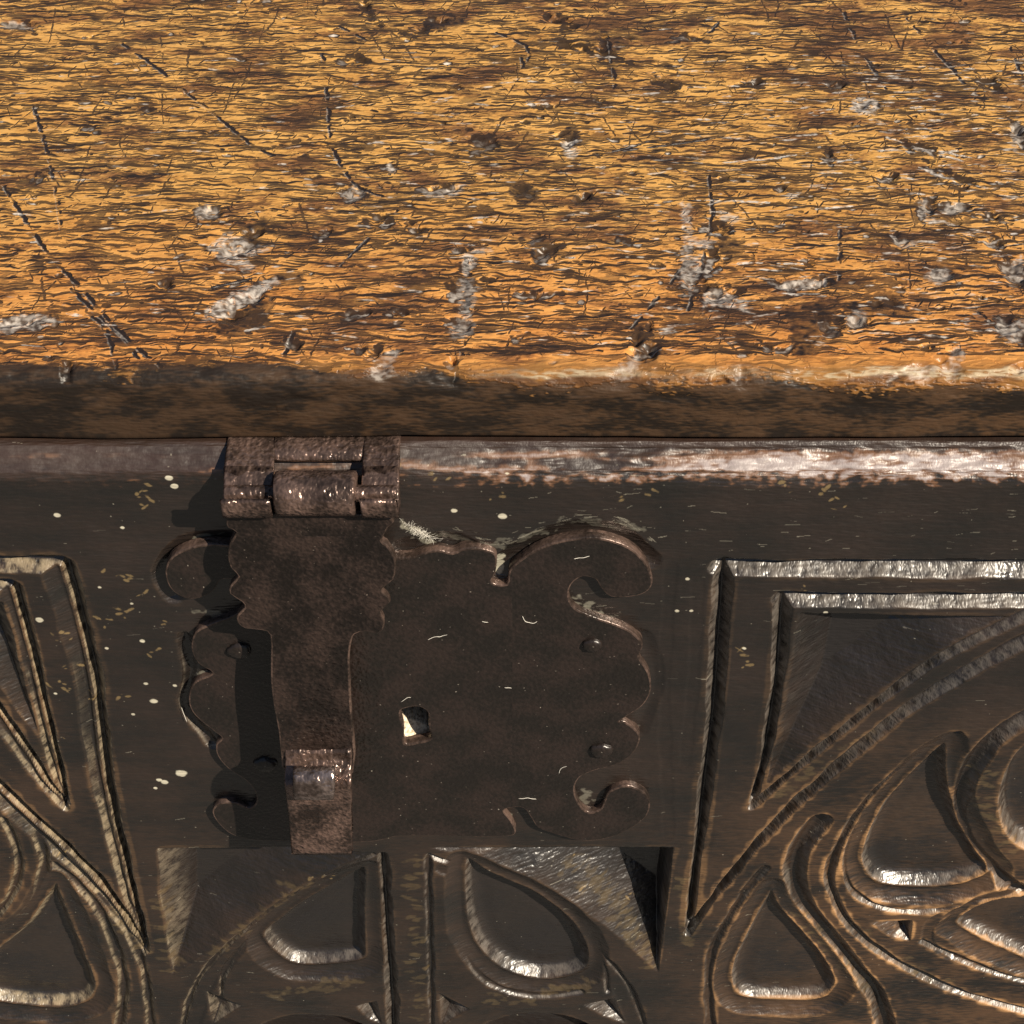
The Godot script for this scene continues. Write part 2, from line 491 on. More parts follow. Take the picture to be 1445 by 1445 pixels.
# a profile in (y, z) swept from x0 to x1 with rounded ends and hammered unevenness
func rolled(profile: PackedVector2Array, x0: Array, x1: Array, bevel: float, rough: float, sd: int) -> ArrayMesh:
	# x0 and x1 hold the ends at the profile's top and bottom
	var fn := FastNoiseLite.new()
	fn.seed = sd
	fn.frequency = 0.16
	fn.fractal_octaves = 3
	var p := profile
	if Geometry2D.is_polygon_clockwise(p):
		p.reverse()
	var lo := p[0].x
	var hi := p[0].x
	for q in p:
		lo = minf(lo, q.x)
		hi = maxf(hi, q.x)
	var stations := [[0.0, bevel, 0.0], [0.0, bevel * 0.3, bevel * 0.3], [0.0, 0.0, bevel]]
	var n := 14
	for k in range(1, n):
		stations.append([float(k) / n, 0.0, 0.0])
	stations.append_array([[1.0, 0.0, -bevel], [1.0, bevel * 0.3, -bevel * 0.3], [1.0, bevel, 0.0]])
	var c := p.size()
	var pos := PackedVector3Array()
	for s in stations:
		var r := inset(p, s[1])
		for q in r:
			var f := (q.x - lo) / (hi - lo)
			var a: float = lerpf(x0[1], x0[0], f)
			var b: float = lerpf(x1[1], x1[0], f)
			var v := Vector3(lerpf(a, b, s[0]) + s[2], q.x, q.y)
			var g := fn.get_noise_3dv(v) * rough
			pos.append((v + Vector3(g * 0.6, g, g)) * MM)
	var st := SurfaceTool.new()
	st.begin(Mesh.PRIMITIVE_TRIANGLES)
	for q in pos.size():
		st.set_smooth_group(0)
		st.set_uv(Vector2(pos[q].x + pos[q].z * 0.5, pos[q].y + pos[q].z * 0.7) / MM / 160.0)
		st.add_vertex(pos[q])
	for s in stations.size() - 1:
		for i in c:
			var k := (i + 1) % c
			for q in [s * c + i, s * c + k, (s + 1) * c + k, s * c + i, (s + 1) * c + k, (s + 1) * c + i]:
				st.add_index(q)
	var tri := Geometry2D.triangulate_polygon(p)
	for t in range(0, tri.size(), 3):
		var a := p[tri[t]]
		var cw := (p[tri[t + 1]] - a).cross(p[tri[t + 2]] - a) < 0.0
		for q in ([0, 1, 2] if cw else [0, 2, 1]):
			st.add_index(tri[t + q])
		for q in ([0, 2, 1] if cw else [0, 1, 2]):
			st.add_index((stations.size() - 1) * c + tri[t + q])
	st.generate_normals()
	return st.commit()

func dome(r: float, h: float, sd: int) -> ArrayMesh:
	var st := SurfaceTool.new()
	st.begin(Mesh.PRIMITIVE_TRIANGLES)
	var fn := FastNoiseLite.new()
	fn.seed = sd
	fn.frequency = 0.25
	var rings := [[1.0, -0.6], [1.0, 0.25], [0.9, 0.7], [0.7, 0.95], [0.4, 1.05], [0.0, 1.08]]
	for g in rings:
		for i in 20:
			var a := TAU * i / 20.0
			var w := 1.0 + 0.25 * fn.get_noise_2d(cos(a) * 4.0, sin(a) * 4.0)
			st.set_smooth_group(0)
			st.set_uv(Vector2(cos(a), sin(a)) * g[0] * 0.03)
			st.add_vertex(Vector3(cos(a) * r * g[0] * w, sin(a) * r * g[0] * w * 0.85, h * (g[1] + 0.2 * fn.get_noise_2d(cos(a) * 9.0 * g[0], sin(a) * 9.0 * g[0]))) * MM)
	for g in rings.size() - 1:
		for i in 20:
			var k := (i + 1) % 20
			for q in [g * 20 + i, (g + 1) * 20 + k, g * 20 + k, g * 20 + i, (g + 1) * 20 + i, (g + 1) * 20 + k]:
				st.add_index(q)
	st.generate_normals()
	return st.commit()

func add_fibre(st: SurfaceTool, pts: PackedVector3Array, r: float) -> void:
	var n := pts.size()
	var ring := []
	for i in n:
		var t := (pts[mini(i + 1, n - 1)] - pts[maxi(i - 1, 0)]).normalized()
		var a := t.cross(Vector3(0.3, 0.2, 0.93)).normalized()
		var b := t.cross(a)
		var row := []
		for k in 5:
			var w := TAU * k / 5.0
			row.append([pts[i] + (a * cos(w) + b * sin(w)) * r * (1.0 if i > 0 and i < n - 1 else 0.4), a * cos(w) + b * sin(w)])
		ring.append(row)
	for i in n - 1:
		for k in 5:
			var m := (k + 1) % 5
			for q in [ring[i][k], ring[i + 1][k], ring[i + 1][m], ring[i][k], ring[i + 1][m], ring[i][m]]:
				st.set_normal(q[1])
				st.add_vertex(q[0] * MM)

func board(size: Vector3, centre: Vector3, r := 2.0) -> ArrayMesh:
	var q := size * 0.5
	var p := PackedVector2Array()
	for c in [[1, 1, 0], [-1, 1, 1], [-1, -1, 2], [1, -1, 3]]:
		for t in 4:
			var a: float = (c[2] + t / 3.0) * PI / 2.0
			p.append(Vector2(centre.y + c[0] * (q.y - r) + cos(a) * r, centre.z + c[1] * (q.z - r) + sin(a) * r))
	return rolled(p, [centre.x - q.x, centre.x - q.x], [centre.x + q.x, centre.x + q.x], r, 0.0, 1)

# ---------------------------------------------------------------- nodes
func part(called: String, m: Mesh, mat: Material, parent: Node, label := "") -> MeshInstance3D:
	var o := MeshInstance3D.new()
	o.name = called
	o.mesh = m
	if mat:
		o.material_override = mat
	parent.add_child(o, true)
	if label:
		o.set_meta("label", label)
	return o

func thing(o: Node3D, label: String, category: String, group := "") -> void:
	o.set_meta("label", label)
	o.set_meta("category", category)
	if group:
		o.set_meta("group", group)

func lin(r: float, g: float, b: float) -> Color:
	return Color(r, g, b).linear_to_srgb()

func _ready() -> void:
	rng.seed = 7
	slow.seed = 5
	slow.frequency = 0.02
	slow.fractal_octaves = 3
	# ------------------------------------------------ camera, sky, sun, exposure
	var cam := Camera3D.new()
	cam.name = "camera"
	cam.fov = 29.12
	cam.near = 0.02
	cam.far = 200.0
	add_child(cam)
	cam.look_at_from_position(Vector3(0, 0.616 * sin(deg_to_rad(42.0)), 0.616 * cos(deg_to_rad(42.0))), Vector3.ZERO)
	cam.current = true
	var env := Environment.new()
	env.background_mode = Environment.BG_SKY
	var sky_mat := ProceduralSkyMaterial.new()
	sky_mat.sky_top_color = lin(0.07, 0.10, 0.16)
	sky_mat.sky_horizon_color = lin(0.135, 0.145, 0.165)
	sky_mat.ground_horizon_color = lin(0.09, 0.088, 0.083)
	sky_mat.ground_bottom_color = lin(0.075, 0.075, 0.075)
	sky_mat.sky_curve = 0.2
	var sky := Sky.new()
	sky.sky_material = sky_mat
	env.sky = sky
	env.tonemap_mode = Environment.TONE_MAPPER_LINEAR
	env.tonemap_exposure = 1.65
	env.sdfgi_enabled = true
	env.ssao_enabled = true
	env.ssil_enabled = true
	var we := WorldEnvironment.new()
	we.name = "world"
	we.environment = env
	add_child(we)
	var sun := DirectionalLight3D.new()
	sun.name = "sun"
	sun.light_energy = 1.6
	sun.light_color = Color(1.0, 0.95, 0.87)
	sun.light_angular_distance = 0.5
	sun.shadow_enabled = true
	add_child(sun)
	sun.look_at_from_position(SUN_FROM, Vector3.ZERO)

	build_ground()
	coffer = Node3D.new()
	coffer.name = "oak_coffer"
	coffer.position = Vector3.ZERO
	add_child(coffer)
	thing(coffer, "old oak coffer with worn orange-brown lid, dark carved front and iron lock", "chest")
	build_lid()
	build_front()
	build_carcase()
	build_iron()
	build_lint()

func build_ground() -> void:
	var m := PlaneMesh.new()
	m.size = Vector2(120, 120)
	var mat := StandardMaterial3D.new()
	mat.albedo_texture = noise_tex(512, 41, 0.02, 5, Color(0.28, 0.28, 0.277), Color(0.40, 0.40, 0.395))
	mat.uv1_triplanar = true
	mat.uv1_world_triplanar = true
	mat.uv1_scale = Vector3(1.3, 1.3, 1.3)
	mat.roughness = 0.9
	var o := part("ground", m, mat, self)
	o.position.y = -0.44
	o.set_meta("kind", "structure")
	o.set_meta("label", "grey stone ground that the coffer stands on")

func mat_wood(albedo: Texture2D, hr: Texture2D, bump_mm: float) -> StandardMaterial3D:
	var m := StandardMaterial3D.new()
	m.albedo_texture = albedo
	m.roughness_texture = hr
	m.roughness_texture_channel = BaseMaterial3D.TEXTURE_CHANNEL_GREEN
	m.roughness = 1.0
	m.heightmap_enabled = true
	m.heightmap_texture = hr
	m.heightmap_scale = bump_mm * 0.1
	m.metallic_specular = 0.62
	return m

# ---------------------------------------------------------------- the lid
const LW := 2048
const LH := 1200
const LID_U := 420.0
const LID_V := 287.0
var lid: Sheet
var lid_s_top := 0.0

func lid_u(x: float) -> float:
	return (x + LID_U * 0.5) / LID_U * LW

func lid_v(z: float) -> float:
	# texture row of a point of the lid's top, z in mm
	return (LID_V - (lid_s_top + (-15.0 - z))) / LID_V * LH

func build_lid() -> void:
	var prof := PackedVector2Array()
	for z in axis(-60.0, -10.0, 5.0):
		prof.append(Vector2(23.4, z))
	for t in range(1, 5):
		var a := PI / 2 * t / 4.0
		prof.append(Vector2(24.8 - 1.4 * cos(a), -9.4 + 1.4 * sin(a)))
	for y in axis(25.4, 40.4, 0.6):
		prof.append(Vector2(y, -8.0))
	for t in range(1, 19):
		var a := PI / 2 * t / 18.0
		prof.append(Vector2(LID_TOP - 7.2 + 7.2 * sin(a), -15.0 + 7.0 * cos(a)))
	var top_row := prof.size() - 1
	for z in axis(-15.6, -270.0, 0.6):
		prof.append(Vector2(LID_TOP, z))
	for z in axis(-275.0, -365.0, 5.0):
		prof.append(Vector2(LID_TOP, z))
	lid = Sheet.new()
	var xs := axis(-305.0, -218.0, 3.0)
	xs.append_array(axis(-217.5, 217.5, 0.6))
	xs.append_array(axis(218.0, 305.0, 3.0))
	lid.setup(xs, prof)
	var s0 := lid.s[14]   # start of the nose
	for r in prof.size():
		lid.s[r] -= s0
	lid_s_top = lid.s[top_row]
	var nx := xs.size()
	var ny := prof.size()
	# dents: x, z, half length, half breadth, angle, depth, paleness
	var dents := [-89.21, -75.28, 5.66, 5.47, -0.57, 1.50, 0.55, -85.25, -81.79, 4.04, 3.77, -0.80, 1.20, 0.10, -83.92, -45.65, 9.00, 3.15, -0.74, 1.20, 0.65, -83.02, -36.71, 6.78, 6.60, -0.29, 1.40, 0.00, -152.70, -34.14, 9.30, 2.93, -0.17, 1.20, 0.80, 39.97, -20.10, 6.47, 5.05, -0.86, 1.80, 0.35, 39.73, -28.32, 2.19, 6.51, 0.14, 1.40, 0.00, 126.32, -163.90, 3.85, 4.50, 0.17, 1.00, 0.80, 118.11, -179.88, 3.61, 3.12, 0.00, 0.90, 0.20, 20.45, -141.36, 2.06, 8.48, 0.33, 1.00, 0.50, 4.18, -107.54, 3.71, 3.48, 0.31, 0.90, 0.10, 23.67, -104.07, 2.96, 2.93, -0.59, 1.00, 0.00, 107.51, -35.60, 3.07, 3.69, 0.00, 1.60, 0.40, 117.50, -44.14, 3.92, 4.35, -0.55, 1.50, 0.00, 135.83, -60.20, 4.16, 4.66, 0.79, 1.30, 0.50, 91.54, -54.40, 9.48, 2.70, -0.12, 1.10, 0.65, 61.76, -68.07, 2.35, 11.88, 0.30, 0.80, 0.60, 66.88, -84.26, 4.19, 5.83, 0.00, 0.80, 0.60, 58.97, -54.40, 4.62, 8.43, -0.29, 0.90, 0.40, 66.23, -46.78, 5.49, 4.51, -0.29, 0.90, 0.65, -15.06, -48.67, 3.14, 12.19, 0.12, 0.50, 0.50, -16.95, -31.94, 3.50, 4.39, 0.00, 0.90, 0.80, -15.48, -72.06, 5.07, 2.02, -0.12, 0.90, 0.50, 8.63, -75.28, 3.60, 8.60, 0.57, 1.20, 0.30, -24.54, -109.71, 7.28, 3.09, -0.19, 1.00, 0.30, -41.98, -124.36, 2.43, 2.75, 0.00, 0.80, 0.70, -101.34, -94.68, 4.38, 3.80, -0.31, 1.00, 0.60, -53.62, -107.54, 4.30, 5.28, 0.00, 0.80, 0.40, -32.26, -85.49, 3.14, 3.20, 0.58, 0.80, 0.50, -43.99, -91.74, 3.52, 5.40, 0.81, 0.90, 0.20, -62.08, -82.20, 1.82, 5.16, 0.58, 1.00, 0.20, -110.34, -55.55, 2.70, 3.49, 0.00, 1.00, 0.40, -8.04, -139.03, 4.47, 8.57, 0.84, 0.90, 0.20, 37.70, -203.81, 2.38, 14.23, 0.00, 1.10, 0.00, -31.72, -223.94, 8.25, 5.31, -0.78, 1.10, 0.00, -55.15, -232.90, 10.45, 2.62, 1.31, 1.00, 0.00, -58.46, -196.93, 5.25, 4.31, 0.00, 0.80, 0.30, -37.97, -14.13, 5.32, 4.36, -0.85, 1.40, 0.50, -43.56, -18.69, 2.36, 4.76, 0.54, 1.20, 0.10, -17.65, -14.13, 1.50, 3.15, 0.00, 1.20, 0.40, 133.44, -15.88, 4.47, 6.04, -0.94, 1.40, 0.70, 120.91, -11.01, 6.41, 2.42, -0.09, 1.00, 0.60, 153.40, -30.85, 5.25, 5.35, 0.77, 1.50, 0.30, 159.95, -62.16, 6.48, 5.57, 1.25, 1.30, 0.40, 178.30, -143.71, 2.24, 10.53, 0.00, 1.30, 0.50, 153.47, -14.13, 2.81, 3.36, -0.54, 1.40, 0.60, 126.46, -78.12, 4.01, 3.74, 0.80, 0.90, 0.50, 137.46, -96.80, 2.20, 9.34, 0.31, 0.90, 0.60, 147.04, -97.65, 5.67, 3.44, 0.00, 1.00, 0.60, 156.91, -93.42, 3.79, 2.55, 0.16, 0.80, 0.60, 146.88, -118.53, 3.08, 3.28, 0.82, 0.80, 0.60, 127.54, -118.53, 3.38, 4.52, 0.00, 0.70, 0.40, 142.08, -134.39, 7.79, 2.77, 0.38, 0.50, 0.60, 150.14, -116.31, 9.12, 3.04, 0.54, 0.50, 0.60, 109.55, -129.81, 1.71, 5.56, 0.00, 0.80, 0.30, 90.38, -109.71, 2.15, 2.65, 0.00, 0.80, 0.60, 66.01, -211.87, 6.93, 3.34, 0.00, 0.90, 0.30, 173.71, -180.38, 6.17, 4.69, 0.86, 0.90, 0.00, 56.18, -180.38, 3.62, 4.16, 0.00, 0.90, 0.00, 87.18, -180.38, 5.40, 3.08, -0.34, 0.90, 0.00, 18.25, -225.61, 7.21, 4.47, 0.52, 1.00, 0.00, 23.21, -206.48, 6.68, 3.27, 0.35, 0.90, 0.00, 12.06, -163.90, 4.59, 2.00, -0.10, 0.80, 0.00, -186.93, -223.94, 7.11, 3.42, 0.18, 0.90, 0.50, -147.99, -148.44, 2.50, 2.90, 0.00, 0.70, 0.50, -161.39, -118.53, 1.50, 5.36, 0.32, 0.70, 0.30, -67.58, -22.94, 3.11, 2.62, 0.76, 0.90, 0.20, -48.98, -37.44, 4.88, 3.33, -0.15, 1.00, 0.50, -35.80, -38.18, 2.64, 2.60, 0.00, 0.90, 0.40, 1.63, -26.52, 2.17, 2.16, 0.00, 0.80, 0.50, 10.60, -48.67, 5.00, 1.90, -0.24, 0.70, 0.60, 5.02, -48.67, 3.57, 2.29, 0.00, 0.70, 0.40, 36.38, -78.12, 2.86, 2.99, 0.80, 0.70, 0.30, 157.28, -76.09, 2.30, 3.27, 0.00, 0.90, 0.50, 81.45, -21.16, 5.62, 1.78, 0.09, 0.90, 0.40, 68.68, -10.66, 2.13, 3.46, 0.00, 1.20, 0.40, 98.07, -33.77, 2.78, 7.19, 0.42, 0.70, 0.10, -133.93, -12.39, 1.71, 4.18, 0.00, 1.00, 0.30, -139.87, -15.88, 1.50, 1.76, 0.00, 0.90, 0.20, -129.65, -160.47, 2.28, 2.98, 0.00, 0.70, 0.40]
	var und := noise(nx, ny, 3, 0.006, 2.0, 1.0, 3)
	var rag := noise(nx, ny, 5, 0.055, 2.2, 1.0, 3)
	var fine := noise(nx, ny, 6, 0.10, 5.0, 1.0, 3)
	for j in ny:
		for i in nx:
			var k := j * nx + i
			lid.h[k] = (und[k] - 128) * 0.007 + (fine[k] - 128) * 0.0011
	# the nose is worn unevenly
	for j in range(20, mini(ny, top_row + 14)):
		var t := 1.0 - absf(j - (top_row - 9)) / 24.0
		if t <= 0.0:
			continue
		for i in nx:
			lid.h[j * nx + i] -= maxf(0.0, rag[j * nx + i] - 120) * 0.011 * t
	var lobes := []
	for n in range(0, dents.size(), 7):
		for q in 3:
			var o: float = [0.0, -0.6, 0.55][q]
			var sc: float = [0.85, 0.6, 0.55][q]
			var a: float = dents[n + 4] + (0.0 if q == 0 else rng.randf_range(-1.0, 1.0))
			var off: Vector2 = Vector2(cos(dents[n + 4]), sin(dents[n + 4])) * o * dents[n + 2] + Vector2(rng.randf_range(-0.3, 0.3), rng.randf_range(-0.5, 0.5)) * dents[n + 3]
			lobes.append_array([dents[n] + off.x, dents[n + 1] + off.y, dents[n + 2] * sc, dents[n + 3] * sc, a, dents[n + 5] * sc, dents[n + 6] * rng.randf_range(0.6, 1.1)])
	dents = lobes
	for n in range(0, dents.size(), 7):
		press(lid, dents[n], dents[n + 1], dents[n + 2], dents[n + 3], dents[n + 4], dents[n + 5], rag, top_row)
	var small := []
	for n in 300:
		var d := [rng.randf_range(-205, 205), rng.randf_range(-255, -14), rng.randf_range(0.7, 2.6), rng.randf_range(0.6, 1.4), rng.randf_range(-0.5, 0.5), rng.randf_range(0.3, 0.8), rng.randf_range(0.0, 0.75)]
		small.append(d)
		press(lid, d[0], d[1], d[2], d[3], d[4], d[5], rag, top_row)
	press(lid, 63.0, -9.0, 3.0, 2.0, 0.4, 1.6, rag, top_row)
	# painted masks
	var W := LW
	var H := LH
	var mrag := noise(W, H, 11, 0.05, 1.6, 1.0, 4)
	var dark := PackedByteArray()
	var pale := PackedByteArray()  # dent highlights and grain glints as colour, plus pale scratches
	dark.resize(W * H)
	var grain := PackedByteArray()
	grain.resize(W * H)
	pale.resize(W * H)
	var px := W / LID_U
	var py := H / LID_V
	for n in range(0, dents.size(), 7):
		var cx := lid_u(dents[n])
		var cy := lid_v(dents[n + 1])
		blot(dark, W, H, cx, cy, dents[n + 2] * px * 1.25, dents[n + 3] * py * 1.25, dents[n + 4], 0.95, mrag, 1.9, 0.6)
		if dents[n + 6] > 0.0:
			blot(pale, W, H, cx - dents[n + 2] * px * 0.25, cy + dents[n + 3] * py * 0.3, dents[n + 2] * px * 0.7, dents[n + 3] * py * 0.6, dents[n + 4], minf(0.8, dents[n + 6] * 1.1), mrag, 1.9, 1.0)  # painted light: pale on the dent's sunlit side, upper right left dark
	for g in [[-87.6, -82.2, -86.7, -89.2, -83.3, -92.6, -78.5, -91.7, -80.3, -86.3, -82.8, -80.2, -76.1, -75.3, -83.9, -75.3], [-90.5, -34.5, -86.6, -39.3, -80.5, -44.9, -74.5, -47.2, -74.7, -39.3, -77.8, -30.1, -84.2, -26.5, -90.6, -28], [-80.4, -55.6, -74.1, -61, -65.3, -60.6, -66.7, -55.6, -73.4, -52.5], [-149.3, -38.2, -144.4, -41.9, -138.8, -37.4, -143.2, -34.9], [37.2, -30.1, 40, -33.8, 42.8, -28.7, 44, -22.9, 49, -19.4, 44.4, -14.8, 38.9, -12, 35.1, -8.2, 30.5, -8.9, 34.6, -15.9, 37.6, -20.5], [130.2, -168.3, 133.6, -165.4, 130.7, -159], [98.6, -57.5, 107.5, -55.9, 115.9, -54.8, 107, -52.1, 98.1, -52.5], [103.2, -43, 109.3, -44.5, 114.9, -41.2, 110.2, -37.4, 110.2, -30.9, 103.3, -30.1], [114.2, -49, 121.5, -50.2, 122.1, -44.9, 120.6, -40.8, 126.2, -37.4, 115.9, -36, 110.3, -40], [136, -68.1, 142.8, -69.3, 139.6, -64.1, 141.3, -59, 136.3, -53.2, 131, -55.6, 133.7, -62.2], [67.7, -80.2, 76.1, -78.1, 73.1, -69.7, 68.9, -66.5, 66.5, -73.7], [18.9, -150.8, 23.7, -152.3, 22.8, -146.1, 25.1, -138.6, 18.7, -140.4], [-2.3, -114.1, 3, -115.4, 9.5, -109.7, 8.2, -102.4, 3, -100.2, -0.6, -104.9], [19.2, -104.5, 23.3, -108, 26.6, -105.4, 25.2, -100.2, 21.7, -99.4], [35.6, -213, 41, -214, 45.2, -206.5, 39.5, -201.7, 39.3, -184.5, 35.9, -184.5], [-35.5, -217.3, -32.1, -227.8, -19.1, -229.5, -15.8, -225.1, -24.9, -221.2], [117.8, -181.4, 125.1, -184, 129.2, -181.4, 123.1, -178.4], [5.9, -80.2, 9.8, -78.1, 11.3, -71.3, 9.7, -64.1, 6.7, -67.3], [120.4, -48.7, 125.1, -38.9, 123.7, -36.7, 117.3, -38.2], [149.3, -38.2, 152.8, -33.8, 159.1, -36.7, 157.6, -28.7, 153.1, -23.7, 149.2, -25.8], [85.2, -41.2, 94.9, -44.1, 103.9, -48.7, 100.7, -37.4, 94.6, -22.9, 89.3, -14.1, 85.2, -19.4]]:
		var q := PackedVector2Array()
		for v in pts2(g):
			q.append(Vector2(lid_u(v.x), lid_v(v.y)))
		fill_patch(dark, W, H, q, 0.75 if g.size() == 14 and g[0] > 100.0 else 1.0, mrag, 9.0)
	for g in [[[-98.3, -76.1, -95.7, -81.8, -91.2, -83, -87.2, -78.5, -80.3, -75.7, -76.6, -75.3, -82, -71.7, -87.6, -70.9, -89, -66.5, -92.6, -66.5, -96.2, -70.1], 0.8], [[-89.1, -67.3, -86, -68.5, -81.9, -64.1, -83.9, -61.4, -86.5, -62.2], 0.8], [[-96.4, -34.9, -93.7, -43.4, -87.7, -49.8, -81.5, -54.8, -75, -57.9, -74.1, -54.8, -79.7, -48.3, -83.7, -43.8, -89.2, -38.6, -92.7, -34.9], 0.9], [[-160.5, -36, -153.6, -37.8, -149.5, -39.7, -144.9, -38.6, -138.9, -35.2, -144.9, -32.3, -151.2, -30.9, -159.2, -29.4], 0.85], [[30.5, -8.9, 34.6, -16.6, 38.3, -21.5, 40, -16.9, 37.9, -12, 35.1, -8.2], 0.7], [[120.4, -161, 122.6, -166.9, 125.9, -170.3, 131, -168.3, 131.7, -162.4, 128, -157.6, 123, -158], 0.9], [[81.2, -56.3, 84.9, -55.2, 90.7, -56.7, 95.1, -55.9, 101.5, -58.6, 99.6, -54, 93.4, -51.3, 85.6, -51.3], 0.85], [[103.5, -37.1, 106.5, -39.7, 109.9, -38.6, 109.6, -33.4, 105.9, -30.1, 103.1, -32.3], 0.6], [[131.6, -57.9, 134.2, -62.5, 139.2, -62.5, 139.8, -58.3, 135.2, -53.6, 131.8, -54.8], 0.55], [[150.1, -36.7, 152.7, -33, 158.9, -35.6, 157.8, -30.1, 153.3, -24.4, 150.2, -26.5], 0.7], [[129, -11, 132.2, -15.9, 135.5, -22.9, 137, -17.6, 133.7, -10], 0.9], [[56.3, -101.1, 59.4, -101.5, 58.7, -80.2, 60.9, -78.1, 66.9, -78.1, 64, -73.7, 58.3, -73.7, 55.5, -55.6, 53.2, -55.6, 55.9, -80.2], 0.7], [[68.8, -97.2, 73.8, -95.1, 76.1, -91.7, 71.8, -87.6, 68.7, -90.1], 0.8], [[57.2, -67.7, 61.5, -70.5, 59.7, -61.8, 56.6, -52.5, 54, -53.6, 55.4, -61.8], 0.7], [[62.9, -52.9, 68, -52.1, 74.2, -44.1, 74.8, -38.6, 70.2, -40.8, 63.8, -44.5, 58.7, -40.4, 60.2, -46.8], 0.75], [[-16.8, -70.1, -12.5, -72.5, -7, -74.5, -7, -71.7, -11.8, -69.3, -12.4, -62.2, -14.1, -59.4, -16.4, -61.8], 0.8], [[-17.2, -56.3, -12.3, -57.9, -11.7, -44.9, -11.9, -29.4, -14.6, -25.8, -19.9, -26.5, -18.3, -33.8, -16.3, -41.2], 0.45], [[16.2, -139, 19.2, -141.8, 23.2, -134.4, 21.2, -128.9, 18.8, -132.6], 0.95], [[-32.2, -108.8, -26.9, -110.2, -19.8, -113.2, -14.5, -113.7, -19.4, -104.9, -24.6, -103.6], 0.6], [[-43.1, -10, -41.2, -15.5, -38.2, -20.1, -34.6, -19.7, -36.3, -14.1, -34.4, -10, -38.7, -8.2], 0.8], [[116.4, -9.6, 123.5, -13.8, 130.2, -13.1, 125.3, -8.9], 0.85], [[125.3, -78.1, 129.4, -79.3, 131.2, -76.1, 127.7, -73.7], 0.7], [[136.3, -103.2, 138.8, -103.6, 137.5, -92.6, 142.1, -89.2, 137.7, -87.6, 135.2, -92.6], 0.7], [[144, -101.1, 149.4, -101.9, 151.4, -96.8, 146.5, -94.3, 142.7, -96], 0.8], [[158.5, -64.1, 164.4, -71.3, 165, -67.3, 163.3, -58.3, 158.3, -57.1], 0.7], [[177.4, -154.7, 180.1, -155.6, 177.5, -136.7, 173.8, -133, 173.5, -139], 0.6], [[-106.2, -96, -102.4, -99.4, -97, -97.7, -97.7, -91.7, -102.5, -90.1], 0.7], [[-44.4, -123.9, -41.6, -127.5, -39, -123.9, -41.3, -120.3], 0.8], [[-56.1, -108.8, -53.5, -113.2, -49.4, -108.8, -51.5, -103.6, -55.3, -104.5], 0.6], [[-195.5, -226.2, -189, -227.8, -181, -223.9, -186.3, -220.6, -194.6, -221.7], 0.5]]:
		var q := PackedVector2Array()
		for v in pts2(g[0]):
			q.append(Vector2(lid_u(v.x), lid_v(v.y)))
		fill_patch(pale, W, H, q, g[1], mrag, 7.0)  # sky highlights of the gouges, painted pale
	for l in [[130.9, -142.3, 142.3, -135.8, 160.7, -128.4], [117.1, -131.2, 132.2, -133.9, 148.8, -130.3, 158.9, -124.8], [139.1, -123, 148.7, -115, 159.5, -110.6], [98.8, -143.7, 111.4, -145.1], [72.6, -126.6, 89.9, -129.3, 102.6, -133], [56.5, -103.2, 73, -102.4, 86, -101.1], [100.9, -96.8, 115.4, -99.4], [69.9, -64.9, 76.8, -65.7, 92.7, -64.9], [134.7, -134.4, 144, -131.2, 154.3, -133.9], [111.6, -126.6, 120.5, -129.3]]:
		var q := PackedVector2Array()
		for v in smooth(pts2(l)):
			q.append(Vector2(lid_u(v.x), lid_v(v.y)))
		scratch(pale, W, H, q, 2.6, 0.95, mrag)
	for d in small:
		blot(dark, W, H, lid_u(d[0]), lid_v(d[1]), d[2] * px * 1.1, d[3] * py * 1.1, d[4], 0.9, mrag, 1.3, 0.5)
		if d[6] > 0.25:
			blot(pale, W, H, lid_u(d[0]), lid_v(d[1]), d[2] * px * 0.8, d[3] * py * 0.7, d[4], minf(1.0, d[6] * 1.4), mrag, 1.8, 0.8)
	# pale flakes and painted glints along the grain, most of them towards the right
	for n in 950:
		var x := 210.0 - absf(rng.randfn(0, 120)) if n < 620 else rng.randf_range(-205, 205)
		blot(pale, W, H, lid_u(x), lid_v(rng.randf_range(-200, -20)), rng.randf_range(0.8, 4.5) * px, rng.randf_range(0.25, 0.7) * py, rng.randf_range(-0.25, 0.25), rng.randf_range(0.4, 1.0), mrag, 1.8, 0.8)
	draw_grain(grain, W, H, mrag)
